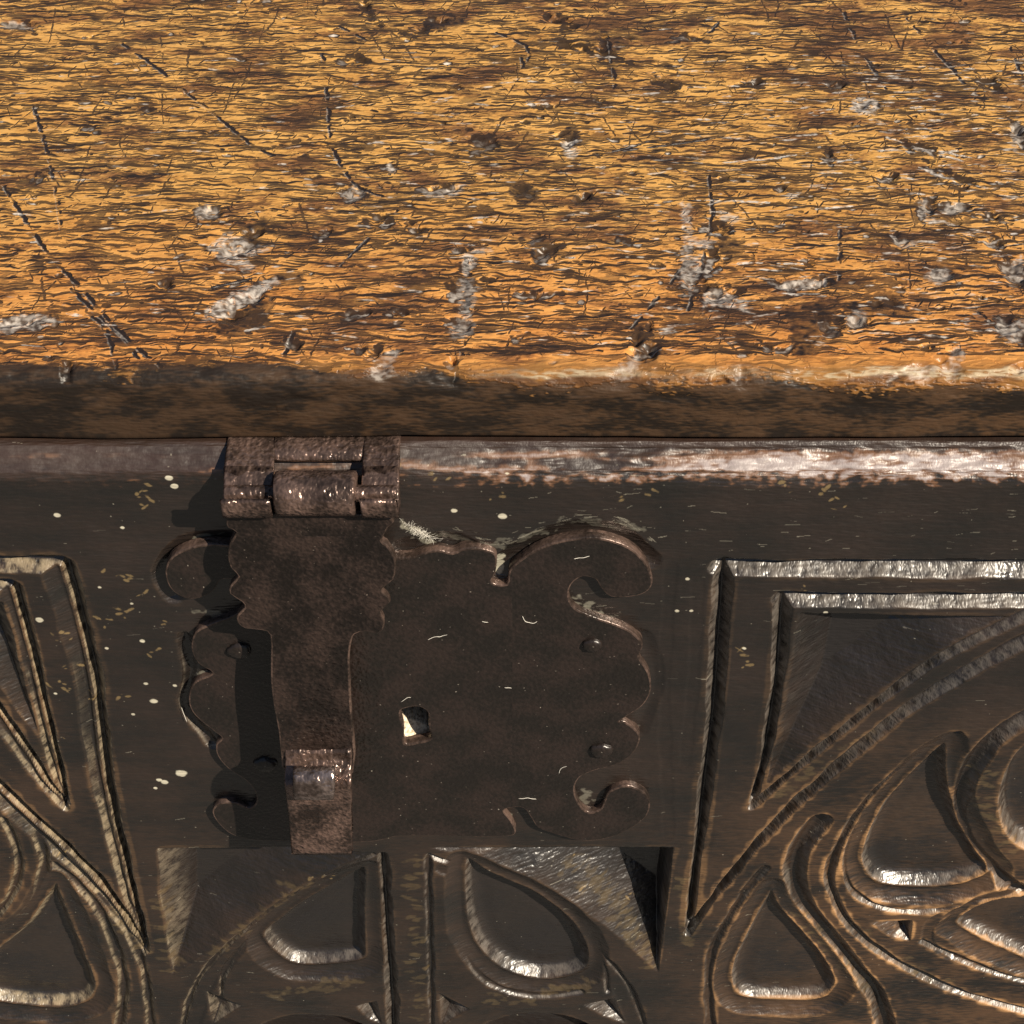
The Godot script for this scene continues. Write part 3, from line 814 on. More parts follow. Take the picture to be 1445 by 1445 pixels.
	# long scratches and knife cuts
	for l in [[-174.3, -116.3, -163, -94.7, -152.1, -75.3, -137.6, -54.4, -126, -37.4, -115.2, -22.9, -105.5, -12.4], [-171.1, -162.9, -163.7, -141.4, -156.6, -118.5, -147.6, -84.3], [-147.2, -210.8, -132.8, -193.3, -118.8, -175.3, -103.8, -155.6, -90.7, -137.6, -82.7, -131.2], [-139.5, -52.5, -131, -41.2, -118.9, -26.5, -110.4, -11.7], [3.3, -200.1, 4.7, -174.3], [35.7, -221.7, 36.7, -198.5, 37.4, -175.3], [127.3, -232.9, 129, -214.6, 131.9, -195.9, 135.7, -176.3], [186.6, -207.6, 186.8, -181.4], [150.2, -231.2, 159.9, -198.5, 164.7, -180.4], [-70.6, -201.2, -66.6, -170.3, -62.3, -136.7, -53.5, -114.1, -43.5, -105.4], [-17.5, -5.5, -14.7, -26.5, -14.1, -56.3, -16.2, -72.1], [107.6, -84.3, 103.5, -56.3], [67.1, -118.5, 65, -84.3, 54.7, -41.2], [-55.1, -64.1, -46.9, -80.2, -38.3, -96.8], [-133.2, -41.2, -124.9, -30.1, -119, -12.4], [38.7, -134.4, 58.7, -139, 73.9, -143.7], [-94.7, -52.5, -81.8, -58.3], [36.6, -31.9, 46.3, -48.7, 55.1, -64.1], [145.1, -39.3, 151.1, -30.1, 156.9, -26.5], [-67.1, -30.1, -69.3, -17.6], [21.5, -132.1, 36.3, -134.4, 56.7, -146.1], [-65.4, -222.8, -54, -211.9], [-6, -217.3, 5.2, -206.5, 5.9, -195.9], [74.4, -217.3, 80.7, -228.4]]:
		var p := PackedVector2Array()
		for q in smooth(pts2(l)):
			p.append(Vector2(lid_u(q.x), lid_v(q.y)))
		scratch(dark, W, H, p, 3.2, 1.0, mrag)
		for q in p.size():
			p[q] += Vector2(-3.0, 2.0)
		scratch(pale, W, H, p, 1.3, 0.35, mrag)
	for n in 60:
		blot(dark, W, H, rng.randf_range(0, W), rng.randf_range(0, H * 0.95), rng.randf_range(12, 60), rng.randf_range(8, 26), rng.randf_range(-0.3, 0.3), rng.randf_range(0.4, 0.85), mrag, 2.4, 1.0)
	for n in 260:
		var a := Vector2(rng.randf_range(0, W), rng.randf_range(0, H))
		var dir := Vector2.from_angle(rng.randf_range(1.0, 2.1)) * rng.randf_range(20, 130)
		scratch(dark, W, H, PackedVector2Array([a, a + dir * 0.5 + Vector2(rng.randf_range(-6, 6), 0), a + dir]), rng.randf_range(0.7, 2.0), 0.85, mrag)
	for n in 70:
		var a := Vector2(rng.randf_range(0, W), rng.randf_range(0, H * 0.92))
		scratch(pale, W, H, PackedVector2Array([a, a + Vector2(rng.randf_range(10, 40), rng.randf_range(-5, 5))]), rng.randf_range(0.7, 1.4), rng.randf_range(0.3, 0.8), mrag)
	lid_rgb.resize(4)
	lid_hr.resize(4)
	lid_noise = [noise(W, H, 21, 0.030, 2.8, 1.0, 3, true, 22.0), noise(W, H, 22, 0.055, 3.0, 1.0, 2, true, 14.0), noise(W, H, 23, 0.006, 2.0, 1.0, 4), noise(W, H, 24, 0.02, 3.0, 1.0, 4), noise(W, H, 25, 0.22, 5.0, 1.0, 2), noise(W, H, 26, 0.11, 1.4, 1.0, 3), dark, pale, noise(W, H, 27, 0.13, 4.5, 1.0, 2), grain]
	var job := WorkerThreadPool.add_group_task(lid_pixels, 4)
	WorkerThreadPool.wait_for_group_task_completion(job)
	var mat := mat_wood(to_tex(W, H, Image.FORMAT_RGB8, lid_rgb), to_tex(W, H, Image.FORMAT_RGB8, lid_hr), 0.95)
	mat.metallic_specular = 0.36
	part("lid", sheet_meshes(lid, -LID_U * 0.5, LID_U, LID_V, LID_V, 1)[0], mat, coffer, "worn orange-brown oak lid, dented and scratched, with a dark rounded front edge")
	lid_noise.clear()

# open grain: short dark cracks along the board, and oblique ones that join them
func draw_grain(m: PackedByteArray, w: int, h: int, rag: PackedByteArray) -> void:
	var fn := FastNoiseLite.new()
	fn.seed = 90
	fn.frequency = 0.004
	fn.fractal_octaves = 3
	var bend := FastNoiseLite.new()
	bend.seed = 91
	bend.frequency = 0.007
	for n in 21000:
		var x := rng.randf_range(-20, w)
		var y := rng.randf_range(0, h)
		var dens := 0.5 + fn.get_noise_2d(x * 0.7, y * 1.3)
		var len := (rng.randf_range(7, 30) + 110.0 * pow(rng.randf(), 3.5)) * (0.75 + 1.1 * absf(fn.get_noise_2d(x * 0.4 + 5000.0, y)))
		var wid := rng.randf_range(0.9, 2.9)
		var dy := rng.randf_range(-0.07, 0.07) + bend.get_noise_2d(x, y) * 0.12
		if rng.randf() > 0.35 + dens * 0.9:
			len *= 0.5
			wid *= 0.6
		if n % 5 == 0:
			dy = rng.randf_range(-2.2, 2.2)
			len = rng.randf_range(3, 14)
			wid *= 0.8
		var lv := rng.randf_range(0.75, 1.0) * 255.0
		for t in int(len):
			x += 1.0
			y += dy + bend.get_noise_2d(x * 6.0, y * 6.0) * 0.7
			var xi := int(x)
			if xi < 0 or xi >= w or y < 3 or y > h - 4:
				continue
			var f := sin(PI * t / len)
			var r := wid * (0.35 + 0.65 * f) * (0.5 + rag[int(y) * w + xi] / 255.0)
			var y0 := int(y - r)
			var y1 := int(y + r)
			for yy in range(y0, y1 + 1):
				var cov := clampf(r + 0.5 - absf(yy + 0.5 - y), 0.0, 1.0)
				var k := yy * w + xi
				var v := int(lv * cov)
				if v > m[k]:
					m[k] = v

var lid_rgb := []
var lid_hr := []
var lid_noise := []

func lid_pixels(c: int) -> void:
	var W := LW
	var rows := LH / 4
	var rgb := PackedByteArray()
	var hr := PackedByteArray()
	rgb.resize(W * rows * 3)
	hr.resize(W * rows * 3)
	var n1: PackedByteArray = lid_noise[0]
	var n2: PackedByteArray = lid_noise[1]
	var bl: PackedByteArray = lid_noise[2]
	var md: PackedByteArray = lid_noise[3]
	var fn: PackedByteArray = lid_noise[4]
	var sp: PackedByteArray = lid_noise[5]
	var dk: PackedByteArray = lid_noise[6]
	var pl: PackedByteArray = lid_noise[7]
	var g3: PackedByteArray = lid_noise[8]
	var gr: PackedByteArray = lid_noise[9]
	var o := 0
	for jj in rows:
		var j := c * rows + jj
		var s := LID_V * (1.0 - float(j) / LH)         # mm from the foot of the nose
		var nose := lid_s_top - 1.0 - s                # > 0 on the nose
		for i in W:
			var k := j * W + i
			var right := float(i) / W
			var big := bl[k] / 255.0
			var mid := md[k] / 255.0
			var f := fn[k] / 255.0
			var patch := big * 0.45 + mid * 0.55 + 0.12 * smoothstep(0.35, 1.0, right) * smoothstep(90.0, 240.0, s - lid_s_top) + 0.07 * smoothstep(200.0, 250.0, s - lid_s_top)
			# dark network of open grain
			var t1 := 0.93 - 0.60 * (patch - 0.45)
			var t2 := 0.93 - 0.60 * (patch - 0.45)
			var d := smoothstep(t1 - 0.09, t1 + 0.05, n1[k] / 255.0)
			d = 0.5 * maxf(d, smoothstep(t2 - 0.09, t2 + 0.06, n2[k] / 255.0))
			d = maxf(d, gr[k] / 255.0)
			d = maxf(d, 0.45 * smoothstep(0.66, 0.80, g3[k] / 255.0 + 0.25 * (patch - 0.5)))
			var tan := smoothstep(0.50, 0.72, patch + (f - 0.5) * 0.25)
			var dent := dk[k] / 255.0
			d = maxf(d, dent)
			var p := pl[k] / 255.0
			# old finish: yellow to red-brown
			var hue := clampf(0.5 + (mid - 0.5) * 1.0 + (f - 0.5) * 0.5, 0.0, 1.0)
			var near := smoothstep(110.0, 10.0, s - lid_s_top)
			var r := lerpf(lerpf(0.60, 0.37, hue), 0.16, tan * 0.85)
			var g := lerpf(lerpf(0.335, 0.172, hue) - 0.045 * near, 0.066, tan * 0.85)
			var b := lerpf(lerpf(0.092, 0.034, hue) - 0.014 * near, 0.023, tan * 0.85)
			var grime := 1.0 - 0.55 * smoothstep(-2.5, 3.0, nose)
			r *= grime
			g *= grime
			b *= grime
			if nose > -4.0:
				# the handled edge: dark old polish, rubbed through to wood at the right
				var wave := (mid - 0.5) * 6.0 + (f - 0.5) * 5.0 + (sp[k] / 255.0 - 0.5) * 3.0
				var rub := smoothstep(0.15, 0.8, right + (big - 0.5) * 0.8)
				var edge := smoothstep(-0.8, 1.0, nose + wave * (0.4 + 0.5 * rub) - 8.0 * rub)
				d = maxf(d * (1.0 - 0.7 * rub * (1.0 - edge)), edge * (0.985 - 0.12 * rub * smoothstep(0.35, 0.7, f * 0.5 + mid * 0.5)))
			var dr := 0.008 + 0.012 * f
			var dg := 0.0052 + 0.0055 * f
			var db := 0.0040 + 0.003 * f
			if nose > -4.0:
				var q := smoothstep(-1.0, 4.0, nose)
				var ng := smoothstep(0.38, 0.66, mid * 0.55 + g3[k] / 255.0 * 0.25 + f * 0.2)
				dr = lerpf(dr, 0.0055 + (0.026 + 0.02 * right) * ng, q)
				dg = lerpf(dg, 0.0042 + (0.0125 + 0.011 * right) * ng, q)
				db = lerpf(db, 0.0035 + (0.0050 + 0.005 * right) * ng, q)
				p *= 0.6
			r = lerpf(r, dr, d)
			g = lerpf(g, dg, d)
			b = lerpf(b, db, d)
			# cream highlight painted on the rubbed right end of the edge
			var rub_highlight := smoothstep(0.50, 0.75, right + (big - 0.5) * 0.5) * smoothstep(2.6, 1.0, absf(nose - 3.2 + (mid - 0.5) * 4.0)) * smoothstep(0.3, 0.6, f * 0.6 + mid * 0.4)
			r = lerpf(r, 0.42, rub_highlight * 0.8)
			g = lerpf(g, 0.34, rub_highlight * 0.8)
			b = lerpf(b, 0.22, rub_highlight * 0.8)
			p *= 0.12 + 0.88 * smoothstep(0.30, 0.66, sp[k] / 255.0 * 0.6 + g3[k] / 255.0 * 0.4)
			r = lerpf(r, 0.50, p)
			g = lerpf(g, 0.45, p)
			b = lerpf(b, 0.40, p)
			rgb[o] = int(255.0 * pow(clampf(r, 0.0, 1.0), 0.4545))
			rgb[o + 1] = int(255.0 * pow(clampf(g, 0.0, 1.0), 0.4545))
			rgb[o + 2] = int(255.0 * pow(clampf(b, 0.0, 1.0), 0.4545))
			var hgt := 0.75 - 0.42 * d + 0.16 * (f - 0.5) + 0.10 * (sp[k] / 255.0 - 0.5) - 0.12 * p
			if dent > 0.3:
				hgt += dent * 0.16 * (sp[k] / 255.0 - 0.5)
			hr[o] = clampi(int(255.0 * hgt), 0, 255)
			hr[o + 1] = clampi(int(255.0 * (0.42 + 0.06 * d + 0.2 * (mid - 0.5) - 0.1 * dent + 0.2 * p)), 20, 255)
			o += 3
	lid_rgb[c] = rgb
	lid_hr[c] = hr

func press(sh: Sheet, cx: float, cz: float, rx: float, rz: float, ang: float, depth: float, rag: PackedByteArray, top_row: int) -> void:
	# a dent pressed into the lid's top, with a torn outline and a slightly raised lip
	var nx := sh.xs.size()
	var r := maxf(rx, rz) * 1.6
	var i0 := sh.xs.bsearch(cx - r)
	var i1 := sh.xs.bsearch(cx + r)
	var c := cos(ang)
	var s := sin(ang)
	for j in range(top_row - 12, sh.base.size()):
		var z := sh.base[j].y
		if z < cz - r or z > cz + r:
			continue
		for i in range(i0, mini(i1, nx)):
			var dx := sh.xs[i] - cx
			var dz := z - cz
			var u := (dx * c + dz * s) / rx
			var v := (-dx * s + dz * c) / rz
			var k := j * nx + i
			var q := u * u + v * v + (rag[k] - 128) / 128.0 * 1.5
			if q < 1.0:
				sh.h[k] -= depth * smoothstep(1.0, 0.0, q)

# ---------------------------------------------------------------- the carved front
const FW := 2048
const FH := 1240
const FRONT_U := 440.0
const FRONT_V := 324.0
var front_rows := 0
var slope_mask := PackedByteArray()
var front_rgb := []
var front_hr := []
var front_noise := []

func build_front() -> void:
	var prof := PackedVector2Array()
	for y in axis(-292.0, 14.0, 0.5):
		prof.append(Vector2(y, 0.0))
	rows_flat = prof.size()
	# worn upper arris
	for t in range(1, 8):
		var a := PI / 4 * t / 7.0
		prof.append(Vector2(14.0 + 4.0 * sin(a), -4.0 + 4.0 * cos(a)))
	var e := prof[prof.size() - 1]
	for t in range(1, 13):
		prof.append(e.lerp(Vector2(21.6, -6.0), t / 12.0))
	for t in range(1, 8):
		var a := PI / 4 * t / 7.0
		prof.append(Vector2(21.6 - 1.0 + 1.0 * sin(PI / 4 + a) / 0.7071 * 1.1, -6.0 - t * 0.35))
	for z in axis(-9.0, -30.0, 3.0):
		prof.append(Vector2(22.0, z))
	fs = Sheet.new()
	fs.setup(axis(-220.0, 220.0, 0.45), prof)
	var nx := fs.xs.size()
	var ny := prof.size()
	wob = noise(nx, ny, 31, 0.02, 1.0, 1.0, 2)
	tmp.resize(nx * ny)
	tmp.fill(1e9)
	carve_front()
	keyhole_cut()
	var und := noise(nx, ny, 33, 0.008, 1.5, 1.0, 3)
	var chop := noise(nx, ny, 34, 0.16, 1.0, 1.0, 3)
	slope_mask.resize(nx * ny)
	for j in ny:
		for i in nx:
			var k := j * nx + i
			var gx := fs.h[j * nx + mini(i + 1, nx - 1)] - fs.h[j * nx + maxi(i - 1, 0)]
			var gy := fs.h[mini(j + 1, ny - 1) * nx + i] - fs.h[maxi(j - 1, 0) * nx + i]
			slope_mask[k] = clampi(int(190.0 * sqrt(gx * gx + gy * gy)), 0, 255)
	var chips := noise(nx, ny, 37, 0.05, 2.5, 1.0, 3)
	var wear_rag := noise(nx, ny, 36, 0.09, 6.0, 1.0, 3, true)
	for j in ny:
		for i in nx:
			var k := j * nx + i
			var hewn := 0.9 if fs.region[k] >= 3 and fs.region[k] <= 5 else 0.45
			fs.h[k] += (und[k] - 128) * 0.004 + (chop[k] - 128) * 0.0016 * (0.12 + hewn * slope_mask[k] / 255.0)
			if j >= rows_flat - 10 and j < ny - 8:
				var right := float(i) / nx
				fs.h[k] -= smoothstep(rows_flat - 10, rows_flat + 3, j) * smoothstep(ny - 9, ny - 17, j) * ((wear_rag[k] * 0.004 + chips[k] * 0.0075) * smoothstep(0.25, 0.8, right + 0.1) + maxf(0.0, und[k] - 128) * 0.008)
	# convex edges are rubbed: height against its surroundings
	var himg := Image.create_from_data(nx, ny, false, Image.FORMAT_RF, fs.h.to_byte_array())
	var soft := himg.duplicate() as Image
	for n in 3:
		soft.resize(soft.get_width() / 2, soft.get_height() / 2, Image.INTERPOLATE_BILINEAR)
	soft.resize(nx, ny, Image.INTERPOLATE_CUBIC)
	var sf := soft.get_data().to_float32_array()
	var cv := PackedByteArray()
	var dp := PackedByteArray()
	cv.resize(nx * ny)
	dp.resize(nx * ny)
	for k in nx * ny:
		cv[k] = clampi(int(128.0 + (fs.h[k] - sf[k]) * 110.0), 0, 255)
		dp[k] = clampi(int(-fs.h[k] * 22.0), 0, 255)
	var W := FW
	var H := FH
	var up := func(b: PackedByteArray) -> PackedByteArray:
		var im := Image.create_from_data(nx, ny, false, Image.FORMAT_L8, b)
		im.flip_y()
		im.resize(W, H, Image.INTERPOLATE_CUBIC)
		return im.get_data()
	# the texture runs by arc length over all rows; rows are nearly even in arc length
	var rag := noise(W, H, 51, 0.06, 1.5, 1.0, 4)
	var fleck := PackedByteArray()
	var gold := PackedByteArray()
	fleck.resize(W * H)
	gold.resize(W * H)
	var fu := func(x: float) -> float: return (x + 220.0) / FRONT_U * W
	var smax: float = fs.s[ny - 1]
	front_rows = ny
	var fv := func(y: float) -> float: return (1.0 - (y + 292.0) / 0.5 / (ny - 1)) * H
	var k0 := W / FRONT_U
	# pale drops of wax: x, y, radius pairs
	for l in [[[-117.5, -124.7], 2.4], [[-125.8, -128.5], 1.1], [[-123.9, -129.7], 1.5], [[-127.6, -132.8], 0.8], [[-122.8, -87.3], 1.6], [[-124.3, -78.4], 0.9], [[-114.6, -79.1], 0.9], [[-130.7, -94.1], 0.8], [[-155.4, -47.5], 1.5], [[-18.3, 0.4], 1.2], [[-3, -1.9], 1.5], [[-123, -57.8], 1.0], [[-135.2, -61.2], 0.7], [[-155.6, -83], 0.8], [[-1.6, 15.4], 0.8], [[53.9, -43.5], 0.8], [[56.5, -29], 0.8], [[-142.5, -1.3], 1.2], [[-105.7, 13.9], 1.5], [[-104.5, 10.5], 1.3], [[-122.8, -6.8], 0.8], [[-133.5, -32.5], 0.7], [[58.6, -43.5], 0.7], [[102.7, -44.5], 0.8], [[77.3, -61.2], 0.8], [[-124.2, -40.3], 0.7]]:
		var q: Array = l[0]
		blot(fleck, W, H, fu.call(q[0]), fv.call(q[1]), l[1] * k0, l[1] * k0 * 0.7, 0.1, 0.72, rag, 0.5, 0.5)
	# yellow-brown scuffs left of the lock and on the arrises
	for l in [[-113.4, 9.6], [-114.2, 6.7], [-115.7, 3.1], [-125.7, -25.3], [-122.7, -28.4], [-120.3, -36.4], [-125.8, -43.5], [-133.2, -46.8], [-136.6, -51.1], [-128.4, -45.5], [-114.9, -49.4], [-153.3, -79.5], [-151.1, -80.9], [-133.7, -85.5], [-151.8, -54.4], [-147.3, -71.4], [-147, -57.8], [-146.1, -87.3], [-153.2, -107.7], [-118.7, -61.8], [-166, -170.4], [38.7, -169.5], [46.8, -207.1], [28.9, -196.1], [23.8, -183.1], [-69.8, -185.2], [-66.1, -189.5], [-75.3, -187.4], [76.9, -62.2], [77.9, -68], [93.5, -33.8], [98.4, 6.7], [100.5, 3.7], [84.9, 9.6], [-26.7, 14.8], [-22.4, 13.9], [-4.9, 6.7], [96, 8.7], [34.7, 5.2], [43.3, 8.1], [-35.2, 19.7]]:
		for n in 3:
			blot(gold, W, H, fu.call(l[0] + rng.randfn(0, 1.6)), fv.call(l[1] + rng.randfn(0, 1.2)), rng.randf_range(0.5, 1.9) * k0, rng.randf_range(0.25, 0.6) * k0, rng.randf_range(-0.9, 0.9), 0.26, rag, 2.2, 1.0)
	for l in [[-36.9, -170.8, -37, -207.1, -36.6, -244.1, -36.5, -280.5], [20.6, -184.4, 34.4, -200.5, 45.3, -218.4, 54.5, -238.4], [30.2, -194.8, 40.7, -211.6, 50.6, -232.3], [-133.5, -194.8, -134.1, -220.7, -134.7, -245], [-152.5, -206.2, -147.4, -219.8, -144, -231.8], [-117.2, -232.3, -98.6, -210.7, -78.2, -190.4], [93.7, -139.9, 107.2, -122.4, 125, -103.6], [111, -211.6, 127.4, -237, 141.7, -258.6], [130, -211.6, 149.3, -234.6, 174.4, -253.7], [165.2, -124.3, 172.8, -147.8, 185, -174.6], [64.5, -185.2, 67.1, -207.1, 69.3, -225.3], [-97.3, -261, -80, -256.1, -62.8, -252.7], [-9.3, -265.9, 10.7, -262.5, 30.4, -256.1]]:
		var q := smooth(pts2(l), false, 12)
		for v in q:
			blot(gold, W, H, fu.call(v.x + rng.randfn(0, 1.6)), fv.call(v.y + rng.randfn(0, 1.6)), rng.randf_range(1.5, 5.0) * k0, rng.randf_range(0.6, 1.6) * k0, rng.randf_range(-0.4, 0.4), rng.randf_range(0.04, 0.10), rag, 1.1, 1.0)
	for n in 650:
		var x := rng.randf_range(0, W)
		var y := rng.randf_range(0, H)
		blot(fleck, W, H, x, y, rng.randf_range(0.7, 1.7), rng.randf_range(0.6, 1.1), rng.randf_range(-0.5, 0.5), rng.randf_range(0.08, 0.35), rag, 0.3, 0.5)
	for l in [[[-31.2, -8.9], 5.0, 2.0, 0.8, 0.5], [[-27.3, -13.1], 4.0, 1.5, 0.7, 0.45], [[-33.5, -5.8], 3.0, 1.2, 0.9, 0.35], [[-4.2, -23.7], 1.6, 5.0, 0.0, 0.75], [[23, -39.6], 4.0, 2.4, 0.5, 0.32], [[29.2, -46.8], 5.0, 1.8, 0.4, 0.35], [[26.8, -137.5], 3.0, 3.6, 0.3, 0.25], [[39.6, -98.8], 3.6, 1.6, 0.4, 0.35], [[-1.9, -149.8], 1.6, 3.0, 0.3, 0.3], [[-98.1, -11.9], 6.0, 1.2, -0.2, 0.3], [[1.7, -11.9], 12.0, 1.6, -0.2, 0.14], [[28.4, -5.8], 12.0, 1.8, 0.1, 0.16], [[-18.5, -11.3], 9.0, 1.8, 0.2, 0.14], [[-96.8, -45.5], 6.0, 1.6, 0.2, 0.16], [[-103, -73.9], 3.0, 1.4, 0.2, 0.3]]:
		var q: Array = l[0]
		blot(fleck, W, H, fu.call(q[0]), fv.call(q[1]), l[1] * k0, l[2] * k0, l[3], l[4] * 0.65, rag, 2.4, 1.0)
	for n in 70:
		var o := Vector2(rng.randf_range(-10, 8), rng.randf_range(-12, 2))
		var q := PackedVector2Array()
		var cr := smooth(pts2([-18.4, -8.9, -5.1, -14.4, 8.4, -8.9, 21.7, -4, 35.1, -5.8, 46.7, -15.9]), false, 6)
		var from := rng.randi_range(0, cr.size() - 5)
		for v in rng.randi_range(2, 4):
			q.append(Vector2(fu.call(cr[from + v].x) + o.x, fv.call(cr[from + v].y) + o.y))
		scratch(fleck, W, H, q, rng.randf_range(0.5, 1.0), rng.randf_range(0.06, 0.28), rag)
	for n in 420:
		var a := Vector2(rng.randf_range(0, W), rng.randf_range(0, H * 0.95))
		if n < 200:
			a = Vector2(W * (1.0 - 0.5 * pow(rng.randf(), 1.5)), H * rng.randf_range(0.06, 0.22))
		scratch(fleck, W, H, PackedVector2Array([a, a + Vector2(rng.randf_range(4, 26), rng.randf_range(-4, 3))]), rng.randf_range(0.45, 0.85), rng.randf_range(0.05, 0.25), rag)  # pale hairlines painted in as glints, denser at upper right
	front_noise = [up.call(cv), up.call(dp), noise(W, H, 52, 0.05, 14.0, 1.0, 3), noise(W, H, 53, 0.007, 1.6, 1.0, 4), rag, noise(W, H, 54, 0.16, 1.0, 1.0, 3, true, 6.0), noise(W, H, 55, 0.20, 6.0, 1.0, 2), fleck, gold, up.call(slope_mask)]
	front_rgb.resize(4)
	front_hr.resize(4)
	var job := WorkerThreadPool.add_group_task(front_pixels, 4)
	WorkerThreadPool.wait_for_group_task_completion(job)
	var mat := mat_wood(to_tex(W, H, Image.FORMAT_RGB8, front_rgb), to_tex(W, H, Image.FORMAT_RGB8, front_hr), 0.75)
	front_noise.clear()
	# regions: 0 board, 1.. hollows of the carving; the panels are told apart by their place
	var left_line := pts2([-137.3, -11.3, -139.1, -23.7, -142.5, -114.4, -143.2, -229.9, -146.7, -288.6, -149.3, -309.6, -272.9, -309.6, -206.8, -11.3])
	var right_line := pts2([64.2, -14.4, 67.1, -56.1, 67.5, -128.1, 65.5, -216.1, 64.5, -258.6, 67.3, -309.6, 289.2, -309.6, 219.8, -14.4])
	var mid_line := pts2([-133.4, -166.2, 60.8, -166.2, 59.8, -248.9, 64.4, -309.6, -147.5, -309.6, -137.4, -253.7])
	for j in rows_flat:
		var y := fs.base[j].x
		for i in nx:
			var k := j * nx + i
			if fs.region[k] == 0:
				var q := Vector2(fs.xs[i], y)
				if Geometry2D.is_point_in_polygon(q, left_line):
					fs.region[k] = 20
				elif Geometry2D.is_point_in_polygon(q, right_line):
					fs.region[k] = 21
				elif Geometry2D.is_point_in_polygon(q, mid_line):
					fs.region[k] = 22
	var ms := sheet_meshes(fs, -220.0, FRONT_U, smax, smax, 24, true)
	var fb := part("front_board", ms[0], mat, coffer, "dark plain board round the lock with a worn upper edge and a painted highlight on it")
	part("keyhole_recess", ms[19], pale_wood(), fb)
	part("keyhole_depth", ms[23], dark_oak(), fb)  # dark oak stands in for shade deep in the hole; lit wedge pale
	var panels := [
		["carved_panel", 20, "left carved panel with grooved triangle and flamelike hollow", [1, 2]],
		["carved_panel", 22, "middle carved panel with two-light arch below the lock", [3, 4, 11, 12, 13, 14, 15, 16, 17, 18]],
		["carved_panel", 21, "right carved panel with grooved triangle, curling tracery and orange-worn rims", [5, 6, 7, 8, 9, 10]]]
	var called := {1: "triangle_hollow", 2: "flame_hollow", 3: "spandrel", 4: "spandrel", 11: "arch_light", 12: "arch_light", 5: "triangle_hollow", 6: "flame_hollow", 7: "roundel", 8: "flame_hollow", 9: "cusp_hollow", 10: "flame_hollow", 13: "cusp_hollow", 14: "cusp_hollow", 15: "cusp_hollow", 16: "cusp_hollow", 17: "foil_hollow", 18: "foil_hollow"}
	for p in panels:
		var o := part(p[0], ms[p[1]], mat, coffer, p[2])
		for r in p[3]:
			if ms[r].get_surface_count() > 0:
				part(called[r], ms[r], mat, o)
	fs = null

